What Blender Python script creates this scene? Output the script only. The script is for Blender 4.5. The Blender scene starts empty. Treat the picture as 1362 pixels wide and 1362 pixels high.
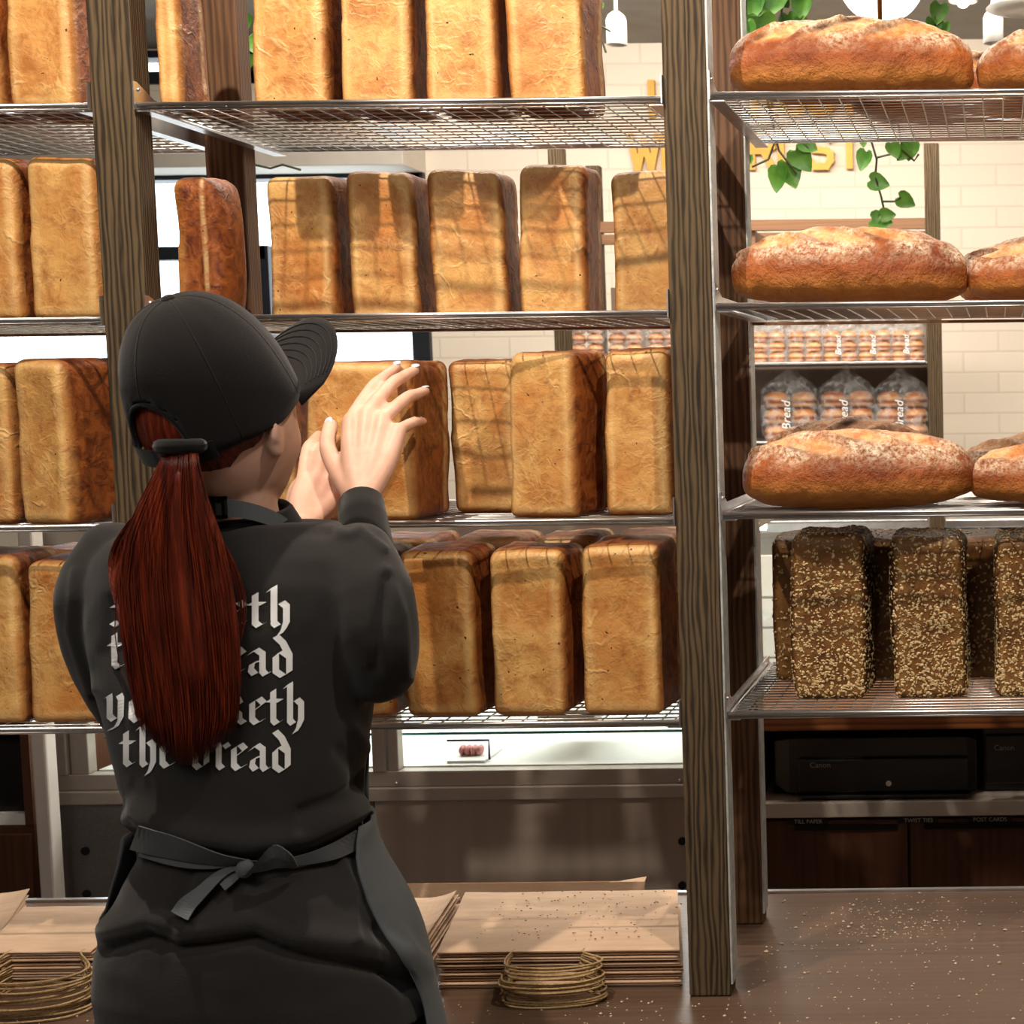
import bpy, bmesh, math, random
from mathutils import Vector, Matrix, noise
from mathutils.bvhtree import BVHTree
R_ = math.radians
scene = bpy.context.scene
COL = scene.collection
random.seed(7)

# ---------------------------------------------------------------- camera
CX, CY, FPX, PITCH, ROLL = 1330.0, 681.0, 2000.0, 0.0803, 0.012
CAM = Vector((0, 0, 1.68))
_F = Vector((0, math.cos(PITCH), -math.sin(PITCH)))
_U0 = Vector((0, math.sin(PITCH), math.cos(PITCH)))
_R0 = Vector((1, 0, 0))
CR = _R0 * math.cos(ROLL) - _U0 * math.sin(ROLL)
CU = _U0 * math.cos(ROLL) + _R0 * math.sin(ROLL)
cd = bpy.data.cameras.new('camera')
cam = bpy.data.objects.new('camera', cd); COL.objects.link(cam)
cam.matrix_world = Matrix(((CR.x, CU.x, -_F.x, CAM.x), (CR.y, CU.y, -_F.y, CAM.y), (CR.z, CU.z, -_F.z, CAM.z), (0, 0, 0, 1)))
cd.sensor_fit = 'HORIZONTAL'; cd.sensor_width = 24.0
cd.lens = 24.0 * FPX / 1362.0
cd.shift_x = -(CX - 681.0) / 1362.0
cd.clip_start = 0.05
cd.dof.use_dof = True; cd.dof.focus_distance = 2.3; cd.dof.aperture_fstop = 9.0
scene.camera = cam

def ray(px, py): return _F + CR * ((px - CX) / FPX) - CU * ((py - CY) / FPX)
def P(px, py, Y):
    d = ray(px, py); return CAM + d * (Y / d.y)
def PZ(px, py, z):
    d = ray(px, py); return CAM + d * ((z - CAM.z) / d.z)
def pix(p):
    v = Vector(p) - CAM; w = v.dot(_F)
    return (CX + FPX * v.dot(CR) / w, CY - FPX * v.dot(CU) / w)

# ---------------------------------------------------------------- world + lamps
world = bpy.data.worlds.new('world'); scene.world = world; world.use_nodes = True
bg = world.node_tree.nodes['Background']; bg.inputs[0].default_value = (0.86, 0.93, 1, 1); bg.inputs[1].default_value = 5.0
scene.view_settings.view_transform = 'Standard'; scene.view_settings.look = 'None'
scene.view_settings.gamma = 1.0; scene.view_settings.use_curve_mapping = False
scene.view_settings.exposure = 0.0
scene.render.film_transparent = False
scene.cycles.max_bounces = 8; scene.cycles.transparent_max_bounces = 12
scene.cycles.use_denoising = True
scene.cycles.sample_clamp_indirect = 6.0

def lamp(name, kind, loc, energy, color, target=None, size=.1, size_y=None, spot=None, blend=.5):
    l = bpy.data.lights.new(name, kind); l.energy = energy; l.color = color
    if kind == 'AREA':
        l.size = size
        if size_y: l.shape = 'RECTANGLE'; l.size_y = size_y
    else: l.shadow_soft_size = size
    if kind == 'SPOT': l.spot_size = R_(spot); l.spot_blend = blend
    o = bpy.data.objects.new(name, l); COL.objects.link(o); o.location = loc
    if target is not None:
        o.rotation_euler = (Vector(target) - Vector(loc)).to_track_quat('-Z', 'Y').to_euler()
    return o
WARM = (1.0, .87, .72)
lamp('ceiling_spot', 'SPOT', (-1.08, 1.58, 3.12), 122, WARM, (-0.95, 2.5, 1.5), .018, spot=95, blend=.7)
lamp('ceiling_spot', 'SPOT', (0.25, 1.35, 3.12), 104, WARM, (-0.05, 2.6, 1.5), .03, spot=90, blend=.8)
lamp('ceiling_fill', 'AREA', (-0.9, 0.35, 3.1), 38, (1, .93, .85), (-0.8, 2.4, 1.3), 1.4, 1.2)  # unseen soft fill added on the camera side for the lower loaves
lamp('ceiling_fill', 'AREA', (-1.0, 4.9, 3.1), 72, (1, .91, .79), (-0.7, 6.5, 1.3), 3.0, .5)  # unseen area light added for the warm spots washing the back wall
lamp('ceiling_fill', 'AREA', (-0.6, 3.55, 3.1), 62, (1, .90, .78), (-0.5, 3.3, 0.8), 2.4, .5)  # unseen fill added to brighten the fridge and the right cabinet

# ---------------------------------------------------------------- helpers
def lin(c):
    return tuple(((v / 255) / 12.92 if v / 255 <= .04045 else ((v / 255 + .055) / 1.055) ** 2.4) for v in c) + (1,)
def nm(m): return m.node_tree.nodes, m.node_tree.links
def base_mat(name, rough=.5, metal=0.0):
    m = bpy.data.materials.new(name); m.use_nodes = True
    b = m.node_tree.nodes['Principled BSDF']
    b.inputs['Roughness'].default_value = rough; b.inputs['Metallic'].default_value = metal
    return m, b
def coords(m, scale=(1, 1, 1), rand=True):
    n, l = nm(m)
    tc = n.new('ShaderNodeTexCoord'); mp = n.new('ShaderNodeMapping'); mp.inputs['Scale'].default_value = scale
    if rand:
        oi = n.new('ShaderNodeObjectInfo'); ml = n.new('ShaderNodeVectorMath'); ml.operation = 'MULTIPLY_ADD'
        ml.inputs[1].default_value = (7.3, 11.1, 5.7)
        l.new(oi.outputs['Random'], ml.inputs[0]); l.new(tc.outputs['Object'], ml.inputs[2])
        l.new(ml.outputs[0], mp.inputs[0])
    else: l.new(tc.outputs['Object'], mp.inputs[0])
    return mp.outputs[0]
def noise_n(m, vec, scale, detail=4, rough=.5, dist=0):
    n, l = nm(m); t = n.new('ShaderNodeTexNoise'); l.new(vec, t.inputs['Vector'])
    t.inputs['Scale'].default_value = scale; t.inputs['Detail'].default_value = detail
    t.inputs['Roughness'].default_value = rough; t.inputs['Distortion'].default_value = dist
    return t.outputs['Fac']
def ramp(m, fac, stops):
    n, l = nm(m); r = n.new('ShaderNodeValToRGB'); l.new(fac, r.inputs[0])
    e = r.color_ramp.elements
    while len(e) < len(stops): e.new(.5)
    for i, (p, c) in enumerate(stops):
        e[i].position = p; e[i].color = c if len(c) == 4 else tuple(c) + (1,)
    return r.outputs[0]
def mixc(m, fac, a, b, mode='MIX'):
    n, l = nm(m); x = n.new('ShaderNodeMix'); x.data_type = 'RGBA'; x.blend_type = mode
    for s, v in ((x.inputs[0], fac), (x.inputs[6], a), (x.inputs[7], b)):
        if hasattr(v, 'is_output'): l.new(v, s)
        elif isinstance(v, (int, float)): s.default_value = v
        else: s.default_value = v
    return x.outputs[2]
def mth(m, op, a, b=0.0):
    n, l = nm(m); x = n.new('ShaderNodeMath'); x.operation = op
    for s, v in ((x.inputs[0], a), (x.inputs[1], b)):
        if hasattr(v, 'is_output'): l.new(v, s)
        else: s.default_value = v
    return x.outputs[0]
def bump(m, b, h, strength=.3, dist=.01):
    n, l = nm(m); x = n.new('ShaderNodeBump'); x.inputs['Strength'].default_value = strength
    x.inputs['Distance'].default_value = dist; l.new(h, x.inputs['Height']); l.new(x.outputs[0], b.inputs['Normal'])
def attr(m, name):
    n, l = nm(m); x = n.new('ShaderNodeAttribute'); x.attribute_name = name; return x.outputs['Fac']
W_ = (1, 1, 1, 1); K_ = (0, 0, 0, 1)

def simple(name, c, c2=None, rough=.5, metal=0.0, scale=8, bs=0, bscale=60, stretch=(1, 1, 1), spec=None):
    m, b = base_mat(name, rough, metal); v = coords(m, stretch)
    c2 = c2 or tuple(max(0, x * .82) for x in c)
    f = noise_n(m, v, scale, 4)
    l = m.node_tree.links
    l.new(ramp(m, f, [(.3, lin(c2)), (.7, lin(c))]), b.inputs['Base Color'])
    if bs: bump(m, b, noise_n(m, v, bscale, 4), bs, .004)
    if spec is not None: b.inputs['Specular IOR Level'].default_value = spec
    return m

def wood(name, light, dark, scale=1.0, rough=.6, axis='Z', bs=.35, spec=.3, wv=.5, dist=5.5):
    m, b = base_mat(name, rough); l = m.node_tree.links
    st = {'Z': (1, 1, .10), 'X': (.10, 1, 1), 'Y': (1, .10, 1)}[axis]
    v = coords(m, st)
    n = m.node_tree.nodes; w = n.new('ShaderNodeTexWave'); w.wave_type = 'RINGS'; w.rings_direction = axis
    mp = n.new('ShaderNodeMapping'); mp.inputs['Location'].default_value = (.11, .23, .07); l.new(v, mp.inputs[0]); l.new(mp.outputs[0], w.inputs['Vector'])
    w.inputs['Scale'].default_value = 52 * scale; w.inputs['Distortion'].default_value = dist
    w.inputs['Detail'].default_value = 2.5; w.inputs['Detail Scale'].default_value = .9
    fine = noise_n(m, coords(m, tuple(s if s == 1 else .03 for s in st)), 220 * scale, 3)
    broad = noise_n(m, coords(m, tuple(s if s == 1 else .15 for s in st)), 14, 3)
    g = mth(m, 'ADD', mth(m, 'MULTIPLY', w.outputs['Fac'], wv), mth(m, 'ADD', mth(m, 'MULTIPLY', fine, (1 - wv) * .6), mth(m, 'MULTIPLY', broad, (1 - wv) * .4)))
    l.new(ramp(m, g, [(.14, lin(dark)), (.40, lin(tuple((a*.62 + c*.38) for a, c in zip(light, dark)))), (.80, lin(light))]), b.inputs['Base Color'])
    bump(m, b, g, bs, .003); b.inputs['Specular IOR Level'].default_value = spec
    return m

def tagit(o, label, cat, group=None, kind=None):
    if label: o['label'] = label
    if cat: o['category'] = cat
    if group: o['group'] = group
    if kind: o['kind'] = kind
    return o
def empty(name, loc, label=None, cat=None, group=None, rz=0):
    o = bpy.data.objects.new(name, None); COL.objects.link(o); o.location = loc; o.rotation_euler.z = rz
    o.empty_display_size = .05
    return tagit(o, label, cat, group)

class MB:
    """collects shapes in world (or local) coordinates and links them as one mesh"""
    def __init__(s): s.v = []; s.f = []; s.a = {}
    def add(s, vs, fs):
        n = len(s.v); s.v += [Vector(v) for v in vs]; s.f += [[i + n for i in f] for f in fs]; return n
    def box(s, a, b, M=None):
        x0, y0, z0 = a; x1, y1, z1 = b
        vs = [Vector(p) for p in ((x0,y0,z0),(x1,y0,z0),(x1,y1,z0),(x0,y1,z0),(x0,y0,z1),(x1,y0,z1),(x1,y1,z1),(x0,y1,z1))]
        if M: vs = [M @ v for v in vs]
        s.add(vs, [(0,3,2,1),(4,5,6,7),(0,1,5,4),(1,2,6,5),(2,3,7,6),(3,0,4,7)]); return s
    def loft(s, rings, closed=True, caps=True):
        n = len(rings[0]); fs = []; vs = [v for r in rings for v in r]
        for i in range(len(rings) - 1):
            for j in range(n if closed else n - 1):
                k = (j + 1) % n; fs.append((i*n+j, i*n+k, (i+1)*n+k, (i+1)*n+j))
        if caps and closed:
            fs.append(tuple(range(n))[::-1]); fs.append(tuple((len(rings)-1)*n + j for j in range(n)))
        s.add(vs, fs); return s
    def tube(s, pts, r, seg=6, caps=True, flat=None):
        pts = [Vector(p) for p in pts]; rr = r if isinstance(r, (list, tuple)) else [r] * len(pts)
        rings = []; up = None
        for i, p in enumerate(pts):
            t = (pts[min(i+1, len(pts)-1)] - pts[max(i-1, 0)]).normalized()
            if up is None:
                up = t.cross(Vector((0, 0, 1)));
                if up.length < .05: up = t.cross(Vector((0, 1, 0)))
                up.normalize()
            up = (up - t * up.dot(t)).normalized(); w = t.cross(up)
            rings.append([p + (up * math.cos(2*math.pi*j/seg) + w * math.sin(2*math.pi*j/seg) * (flat or 1)) * rr[i] for j in range(seg)])
        return s.loft(rings, True, caps)
    def ball(s, c, r, seg=12, rg=8, M=None):
        rx, ry, rz = r if isinstance(r, (tuple, list)) else (r, r, r); c = Vector(c); rings = []
        for i in range(rg + 1):
            th = math.pi * min(max(i / rg, .004), .996)
            ring = []
            for j in range(seg):
                v = Vector((rx*math.sin(th)*math.cos(2*math.pi*j/seg), ry*math.sin(th)*math.sin(2*math.pi*j/seg), -rz*math.cos(th)))
                if M: v = M @ v
                ring.append(c + v)
            rings.append(ring)
        return s.loft(rings)
    def lathe(s, c, prof, seg=24, axis='Z'):
        c = Vector(c); rings = []
        for r, h in prof:
            ring = []
            for j in range(seg):
                a = 2*math.pi*j/seg; x, y = r*math.cos(a), r*math.sin(a)
                ring.append(c + (Vector((x, y, h)) if axis == 'Z' else Vector((x, h, y)) if axis == 'Y' else Vector((h, x, y))))
            rings.append(ring)
        return s.loft(rings)
    def build(s, name, mat, parent=None, origin=None, smooth=False, bevel=0, label=None, kind=None):
        me = bpy.data.meshes.new(name)
        o0 = Vector(origin) if origin is not None else (parent.matrix_basis.translation if parent else Vector((0, 0, 0)))
        if parent and parent.parent: o0 = parent['_o']
        o0 = Vector(o0)
        if origin is None and parent is None and s.v:
            xs = [v.x for v in s.v]; ys = [v.y for v in s.v]; zs = [v.z for v in s.v]
            o0 = Vector(((min(xs)+max(xs))/2, (min(ys)+max(ys))/2, min(zs)))
        me.from_pydata([v - o0 for v in s.v], [], s.f)
        me.materials.append(mat)
        for k, vals in s.a.items():
            at = me.attributes.new(k, 'FLOAT', 'POINT'); at.data.foreach_set('value', vals)
        bm = bmesh.new(); bm.from_mesh(me)
        bmesh.ops.recalc_face_normals(bm, faces=bm.faces)
        bm.to_mesh(me); bm.free()
        if smooth: me.polygons.foreach_set('use_smooth', [True] * len(me.polygons))
        o = bpy.data.objects.new(name, me); COL.objects.link(o)
        if parent: o.parent = parent
        else: o.location = o0
        ORI[o.name] = o0.copy()
        if bevel:
            bv = o.modifiers.new('bevel', 'BEVEL'); bv.width = bevel; bv.segments = 2; bv.limit_method = 'ANGLE'
        if label: o['label'] = label
        if kind: o['kind'] = kind
        return o
ORI = {}
def sub(mb, name, mat, parent, **k):
    """sub-part: parent is itself a child at its root's origin"""
    o0 = ORI[parent.name]; return mb.build2(name, mat, parent, o0, **k)
def _build2(s, name, mat, parent, o0, **k):
    o = s.build(name, mat, None, origin=o0, **k); o.location = (0, 0, 0); o.parent = parent; return o
MB.build2 = _build2
def _b(s, name, mat, parent, **k):
    """part of an Empty thing; shapes are in world coordinates"""
    o = s.build(name, mat, None, origin=parent.location, **k); o.location = (0, 0, 0); o.parent = parent
    ORI[o.name] = parent.location.copy(); return o
MB.part = _b
def text_mb(mb, body, size, place, depth=.0, font_shear=0, spacing=1.0, res=3):
    """filled text as geometry; place(x, y, z) maps glyph plane to the world"""
    cu = bpy.data.curves.new('t', 'FONT'); cu.body = body; cu.size = size; cu.extrude = depth; cu.resolution_u = res
    cu.shear = font_shear; cu.space_character = spacing
    o = bpy.data.objects.new('t', cu); COL.objects.link(o)
    dg = bpy.context.evaluated_depsgraph_get(); me = bpy.data.meshes.new_from_object(o.evaluated_get(dg))
    mb.add([place(*v.co) for v in me.vertices], [tuple(p.vertices) for p in me.polygons])
    w = max((v.co.x for v in me.vertices), default=0)
    bpy.data.objects.remove(o); bpy.data.meshes.remove(me); return w
def structure(o): o['kind'] = 'structure'; return o
def rnd(a, b): return random.uniform(a, b)
# ---------------------------------------------------------------- materials
M_post = wood('weathered_post', (98, 80, 57), (24, 18, 12), 1.35, .8, wv=.55, dist=7)
M_postb = wood('dark_stained_post', (112, 80, 54), (34, 21, 13), 1.2, .65, wv=.4)
M_counter = wood('dark_counter', (106, 83, 67), (56, 41, 32), .5, .34, 'X', .12, .5, wv=.12)
M_cab = wood('walnut_cabinet', (96, 60, 41), (52, 31, 21), .5, .5, 'Z', .1, wv=.12)
M_rail = wood('brown_rail', (140, 104, 78), (92, 66, 48), .6, .5, 'X', .15, wv=.15)
M_steel = simple('polished_steel', (232, 232, 234), (210, 210, 212), .32, 1.0, 30)
M_wire = simple('bright_wire', (214, 213, 211), (190, 188, 186), .3, 1.0, 40)
M_strip = simple('galvanised_strip', (206, 210, 210), (170, 174, 174), .5, .35, 50, .2, 300)
M_fridge = simple('fridge_grey', (178, 167, 156), (164, 154, 144), .42, .15, 3)
M_cream = simple('cream_powdercoat', (196, 186, 174), (180, 171, 160), .5, 0, 4)
M_panel = simple('grey_panel', (128, 124, 121), (116, 112, 110), .5, .2, 160, .1, 400)
M_black = simple('black_plastic', (14, 13, 13), (9, 9, 9), .28)
M_blackm = simple('matt_black', (16, 15, 14), (10, 10, 10), .8)
M_white = simple('white_ceramic', (236, 234, 230), (226, 224, 220), .35)
M_wceil = simple('grey_ceiling_paint', (150, 146, 140), (138, 134, 128), .9)
M_dark = simple('dark_window_frame', (34, 38, 48), (24, 28, 36), .5)
M_gold = simple('gold_letter', (206, 156, 62), (190, 140, 50), .45, .25)
M_kraft = simple('kraft_paper', (214, 182, 152), (200, 166, 136), .8, 0, 14, .12, 120, (1, 4, 1))
M_kraftd = simple('kraft_paper_edge', (120, 92, 66), (96, 72, 50), .85)
M_handle = simple('twisted_paper_handle', (198, 168, 122), (160, 128, 84), .8, 0, 200, .5, 500)
M_leaf = simple('vine_leaf', (104, 160, 60), (62, 120, 40), .4, 0, 30)
M_stem = simple('vine_stem', (58, 66, 28), (46, 44, 22), .6)
M_teal = simple('teal_glass_edge', (30, 128, 116), (24, 108, 98), .15)
M_brass = simple('brass_rod', (176, 120, 60), (160, 100, 44), .3, 1.0)
M_label = simple('black_label_tape', (20, 18, 17), (16, 14, 13), .35)
M_ink = simple('pale_lettering', (196, 190, 182), (180, 174, 168), .6)
M_inkw = simple('white_print', (250, 250, 250), (236, 236, 236), .6)
M_floor = simple('floor_concrete', (120, 112, 104), (104, 96, 90), .6, 0, 3)
M_plain = simple('plain_plaster', (214, 206, 196), (204, 196, 186), .9)

def brick_mat(name, c, c2, mort):
    m, b = base_mat(name, .7); l = m.node_tree.links; n = m.node_tree.nodes
    tc = n.new('ShaderNodeTexCoord'); sx = n.new('ShaderNodeSeparateXYZ'); cb = n.new('ShaderNodeCombineXYZ')
    l.new(tc.outputs['Object'], sx.inputs[0]); l.new(sx.outputs['X'], cb.inputs['X']); l.new(sx.outputs['Z'], cb.inputs['Y'])
    br = n.new('ShaderNodeTexBrick'); l.new(cb.outputs[0], br.inputs['Vector'])
    br.inputs['Scale'].default_value = 1; br.inputs['Brick Width'].default_value = .30; br.inputs['Row Height'].default_value = .088
    br.inputs['Mortar Size'].default_value = .006; br.inputs['Mortar Smooth'].default_value = .6
    br.inputs['Color1'].default_value = lin(c); br.inputs['Color2'].default_value = lin(c2); br.inputs['Mortar'].default_value = lin(mort)
    l.new(br.outputs['Color'], b.inputs['Base Color'])
    f = mth(m, 'SUBTRACT', mth(m, 'MULTIPLY', noise_n(m, coords(m, (1, 1, 1), False), 30, 4), .35), br.outputs['Fac'])
    bump(m, b, f, .25, .005); return m
M_brick = brick_mat('white_painted_brick', (244, 232, 216), (240, 228, 212), (230, 217, 200))

def emis(name, c, s):
    m, b = base_mat(name); b.inputs['Base Color'].default_value = lin(c)
    b.inputs['Emission Color'].default_value = lin(c); b.inputs['Emission Strength'].default_value = s; return m
M_globe = emis('glowing_opal_glass', (255, 250, 240), 3.0)
M_tube = emis('case_light_tube', (255, 250, 240), 9.0)
M_bulb = emis('spot_bulb', (255, 236, 200), 30.0)

def glass_mat(name, tint, alpha, rough=.05, white=0):
    m = bpy.data.materials.new(name); m.use_nodes = True; n, l = nm(m)
    for x in list(n): n.remove(x)
    out = n.new('ShaderNodeOutputMaterial'); mx = n.new('ShaderNodeMixShader')
    tr = n.new('ShaderNodeBsdfTransparent'); tr.inputs[0].default_value = lin(tint)
    pb = n.new('ShaderNodeBsdfPrincipled'); pb.inputs['Roughness'].default_value = rough
    pb.inputs['Base Color'].default_value = lin((235, 238, 240)); pb.inputs['Specular IOR Level'].default_value = .9
    tc = n.new('ShaderNodeTexCoord'); ns = n.new('ShaderNodeTexNoise'); ns.inputs['Scale'].default_value = 26; ns.inputs['Detail'].default_value = 5
    ns.inputs['Distortion'].default_value = 1.5
    l.new(tc.outputs['Object'], ns.inputs['Vector'])
    if white:
        bp = n.new('ShaderNodeBump'); bp.inputs['Strength'].default_value = .9; bp.inputs['Distance'].default_value = .01
        l.new(ns.outputs['Fac'], bp.inputs['Height']); l.new(bp.outputs[0], pb.inputs['Normal'])
        r = n.new('ShaderNodeValToRGB'); r.color_ramp.elements[0].position = .42; r.color_ramp.elements[1].position = .75
        r.color_ramp.elements[0].color = (alpha, alpha, alpha, 1); r.color_ramp.elements[1].color = (white, white, white, 1)
        l.new(ns.outputs['Fac'], r.inputs[0]); l.new(r.outputs[0], mx.inputs[0])
    else: mx.inputs[0].default_value = alpha
    l.new(tr.outputs[0], mx.inputs[1]); l.new(pb.outputs[0], mx.inputs[2]); l.new(mx.outputs[0], out.inputs[0]); return m
M_glass = glass_mat('clear_glass', (250, 253, 252), .06)
M_bag = glass_mat('clear_plastic_film', (250, 250, 250), .04, .16, .42)

def crust_mat(name, gold, gold2, pale, brown, dark, rough=.45):
    m, b = base_mat(name, rough); l = m.node_tree.links; n = m.node_tree.nodes
    v = coords(m)
    big = noise_n(m, v, 9, 4, .55, .6); mid = noise_n(m, v, 42, 5, .6, .8); fine = noise_n(m, v, 260, 3)
    face = mixc(m, ramp(m, big, [(.36, K_), (.66, W_)]), lin(gold), lin(gold2))
    # pale creases: warped cell borders, only here and there
    wv = n.new('ShaderNodeTexNoise'); wv.inputs['Scale'].default_value = 16; wv.inputs['Detail'].default_value = 3; l.new(v, wv.inputs['Vector'])
    va = n.new('ShaderNodeVectorMath'); va.operation = 'MULTIPLY_ADD'; va.inputs[1].default_value = (.11, .11, .11)
    l.new(wv.outputs['Color'], va.inputs[0]); l.new(v, va.inputs[2])
    vo = n.new('ShaderNodeTexVoronoi'); vo.feature = 'DISTANCE_TO_EDGE'; vo.inputs['Scale'].default_value = 13; l.new(va.outputs[0], vo.inputs['Vector'])
    mask = ramp(m, noise_n(m, v, 13, 2), [(.56, K_), (.66, W_)])
    crease = mth(m, 'MULTIPLY', ramp(m, vo.outputs['Distance'], [(.012, W_), (.06, K_)]), mask)
    vo2 = n.new('ShaderNodeTexVoronoi'); vo2.feature = 'DISTANCE_TO_EDGE'; vo2.inputs['Scale'].default_value = 44; l.new(va.outputs[0], vo2.inputs['Vector'])
    c2 = mth(m, 'MULTIPLY', ramp(m, vo2.outputs['Distance'], [(.03, W_), (.16, K_)]), ramp(m, noise_n(m, v, 11, 2), [(.48, K_), (.60, W_)]))
    face = mixc(m, mth(m, 'MULTIPLY', ramp(m, noise_n(m, v, 24, 6, .72, .4), [(.47, K_), (.66, W_)]), .6), face, lin(brown))
    face = mixc(m, mth(m, 'MULTIPLY', crease, .40), face, lin(pale))
    face = mixc(m, mth(m, 'MULTIPLY', c2, .16), face, lin(pale))
    face = mixc(m, mth(m, 'MULTIPLY', ramp(m, mid, [(.56, K_), (.74, W_)]), .6), face, lin(brown))
    face = mixc(m, mth(m, 'MULTIPLY', attr(m, 'rim'), .5), face, lin(pale))
    side = mixc(m, ramp(m, mid, [(.4, K_), (.65, W_)]), lin(brown), lin(dark))
    colr = mixc(m, attr(m, 'side'), face, side)  # darker sides: browner baked crust, plus some shade put into the colour
    colr = mixc(m, mth(m, 'MULTIPLY', attr(m, 'shred'), ramp(m, mid, [(.35, K_), (.55, W_)])), colr, lin(pale))
    speck = ramp(m, noise_n(m, v, 120, 2), [(.735, K_), (.75, W_)])
    colr = mixc(m, speck, colr, lin((60, 30, 12)))
    l.new(colr, b.inputs['Base Color'])
    h = mth(m, 'ADD', mth(m, 'ADD', mth(m, 'MULTIPLY', mid, 1.2), mth(m, 'MULTIPLY', fine, .25)), mth(m, 'ADD', mth(m, 'MULTIPLY', crease, .5), mth(m, 'MULTIPLY', c2, .20)))
    bump(m, b, h, .48, .004)
    b.inputs['Specular IOR Level'].default_value = .35
    return m
M_crust = crust_mat('sandwich_loaf_crust', (216, 168, 100), (190, 124, 62), (234, 198, 136), (146, 80, 34), (88, 38, 15))
M_seedcrust = crust_mat('seeded_loaf_crust', (136, 92, 46), (98, 58, 26), (150, 112, 62), (58, 30, 13), (32, 15, 7), .5)
M_bun = crust_mat('glazed_bun_crust', (214, 142, 74), (172, 86, 36), (240, 204, 150), (140, 62, 24), (108, 44, 18), .25)

def oval_mat():
    m, b = base_mat('country_loaf_crust', .5); l = m.node_tree.links
    v = coords(m); big = noise_n(m, v, 8, 5, .6); mid = noise_n(m, v, 40, 5, .6, .5); fine = noise_n(m, v, 330, 4, .65)
    body = mixc(m, ramp(m, big, [(.35, K_), (.65, W_)]), lin((176, 96, 42)), lin((120, 54, 21)))
    body = mixc(m, attr(m, 'low'), body, lin((176, 112, 48)))
    body = mixc(m, mth(m, 'MULTIPLY', ramp(m, mid, [(.5, K_), (.7, W_)]), .5), body, lin((128, 60, 22)))
    cut = mixc(m, ramp(m, mid, [(.42, K_), (.6, W_)]), lin((228, 168, 104)), lin((196, 118, 58)))
    c = mixc(m, attr(m, 'slash'), body, cut)
    fl = mth(m, 'MULTIPLY', attr(m, 'flour'), ramp(m, noise_n(m, v, 150, 5, .7), [(.38, K_), (.60, W_)]))
    fl = mth(m, 'MULTIPLY', fl, ramp(m, noise_n(m, v, 17, 4, .6), [(.36, K_), (.58, W_)]))
    c = mixc(m, mth(m, 'MULTIPLY', fl, .95), c, lin((244, 226, 196)))
    c = mixc(m, attr(m, 'burn'), c, lin((52, 22, 8)))
    l.new(c, b.inputs['Base Color'])
    bump(m, b, mth(m, 'ADD', mth(m, 'ADD', mid, noise_n(m, v, 90, 4, .6)), mth(m, 'MULTIPLY', fine, .4)), .9, .005); b.inputs['Specular IOR Level'].default_value = .3
    return m
M_oval = oval_mat()
M_oat = simple('oat_flake', (222, 198, 150), (166, 128, 76), .6, 0, 220)

# ---------------------------------------------------------------- structure
YW = 6.5
ZC = P(1300, 52, YW).z            # ceiling height
XL, XR, YF = -7.0, 2.4, -1.9
win_l, win_r = P(-60, 400, YW).x, P(568, 400, YW).x
win_b, win_t = P(400, 640, YW).z, P(400, 226, YW).z
hi_b, hi_t = P(250, 112, YW).z, P(250, 68, YW).z
m = MB()
def wallbox(x0, x1, z0, z1): m.box((x0, YW, z0), (x1, YW + .25, z1))
wallbox(XL, win_l, 0, ZC); wallbox(win_r, XR, 0, ZC); wallbox(win_l, win_r, 0, win_b); wallbox(win_l, win_r, win_t, hi_b); wallbox(win_l, win_r, hi_t, ZC)
structure(m.build('wall_back', M_brick, origin=(0, YW, 0)))
structure(MB().box((XL - .2, YF, 0), (XL, YW + .25, ZC)).build('wall_left', M_plain))
structure(MB().box((XR, YF, 0), (XR + .2, YW + .25, ZC)).build('wall_right', M_plain))
structure(MB().box((XL - .2, YF - .2, 0), (XR + .2, YF, ZC)).build('wall_front', M_plain))
structure(MB().box((XL - .2, YF - .2, -.12), (XR + .2, YW + .25, 0)).build('floor', M_floor, origin=(0, 0, -.12)))
structure(MB().box((XL - .2, YF - .2, ZC), (XR + .2, YW + .25, ZC + .15)).build('ceiling', M_wceil, origin=(0, 0, ZC)))
# window: frame, mullions, glass
fr = MB(); t = .055
for a, c in ((win_l, win_l + t), (win_r - .06, win_r + .015)): fr.box((a, YW - .03, win_b), (c, YW + .08, win_t))
fr.box((win_l, YW - .03, win_t - .04), (win_r, YW + .08, win_t + .01)); fr.box((win_l, YW - .03, win_b - .02), (win_r, YW + .08, win_b + .04))
z1 = P(300, 345, YW).z; z2 = P(300, 327, YW).z
fr.box((win_l, YW, z1), (P(352, 335, YW).x, YW + .08, z2)); xa = P(346, 380, YW).x
fr.box((xa, YW, win_b), (xa + .04, YW + .08, z2))
w1 = structure(fr.build('window_1', M_dark, origin=(win_l, YW, win_b)))
g = MB().box((win_l, YW + .03, win_b), (win_r, YW + .036, win_t)); g2 = g.build2('window_glass', M_glass, w1, Vector((win_l, YW, win_b)))
fr = MB(); fr.box((win_l, YW - .02, hi_b), (win_r, YW + .08, hi_b + .05)); fr.box((win_l, YW - .02, hi_t - .03), (win_r, YW + .08, hi_t))
for k in range(7):
    x = win_l + (win_r - win_l) * k / 6; fr.box((x - .03, YW - .02, hi_b), (x + .03, YW + .08, hi_t))
w2 = structure(fr.build('window_2', M_dark, origin=(win_l, YW, hi_b)))
MB().box((win_l, YW + .03, hi_b), (win_r, YW + .036, hi_t)).build2('window_glass', M_glass, w2, Vector((win_l, YW, hi_b)))
# low green planting outside, seen as pale blur: left as sky.  ledge above the window
tz = P(300, 190, YW - .25).z
structure(MB().box((win_l, YW - .25, P(300, 222, YW - .25).z), (win_r + .02, YW, tz)).build('trim_1', M_plain, bevel=.004))

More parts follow.
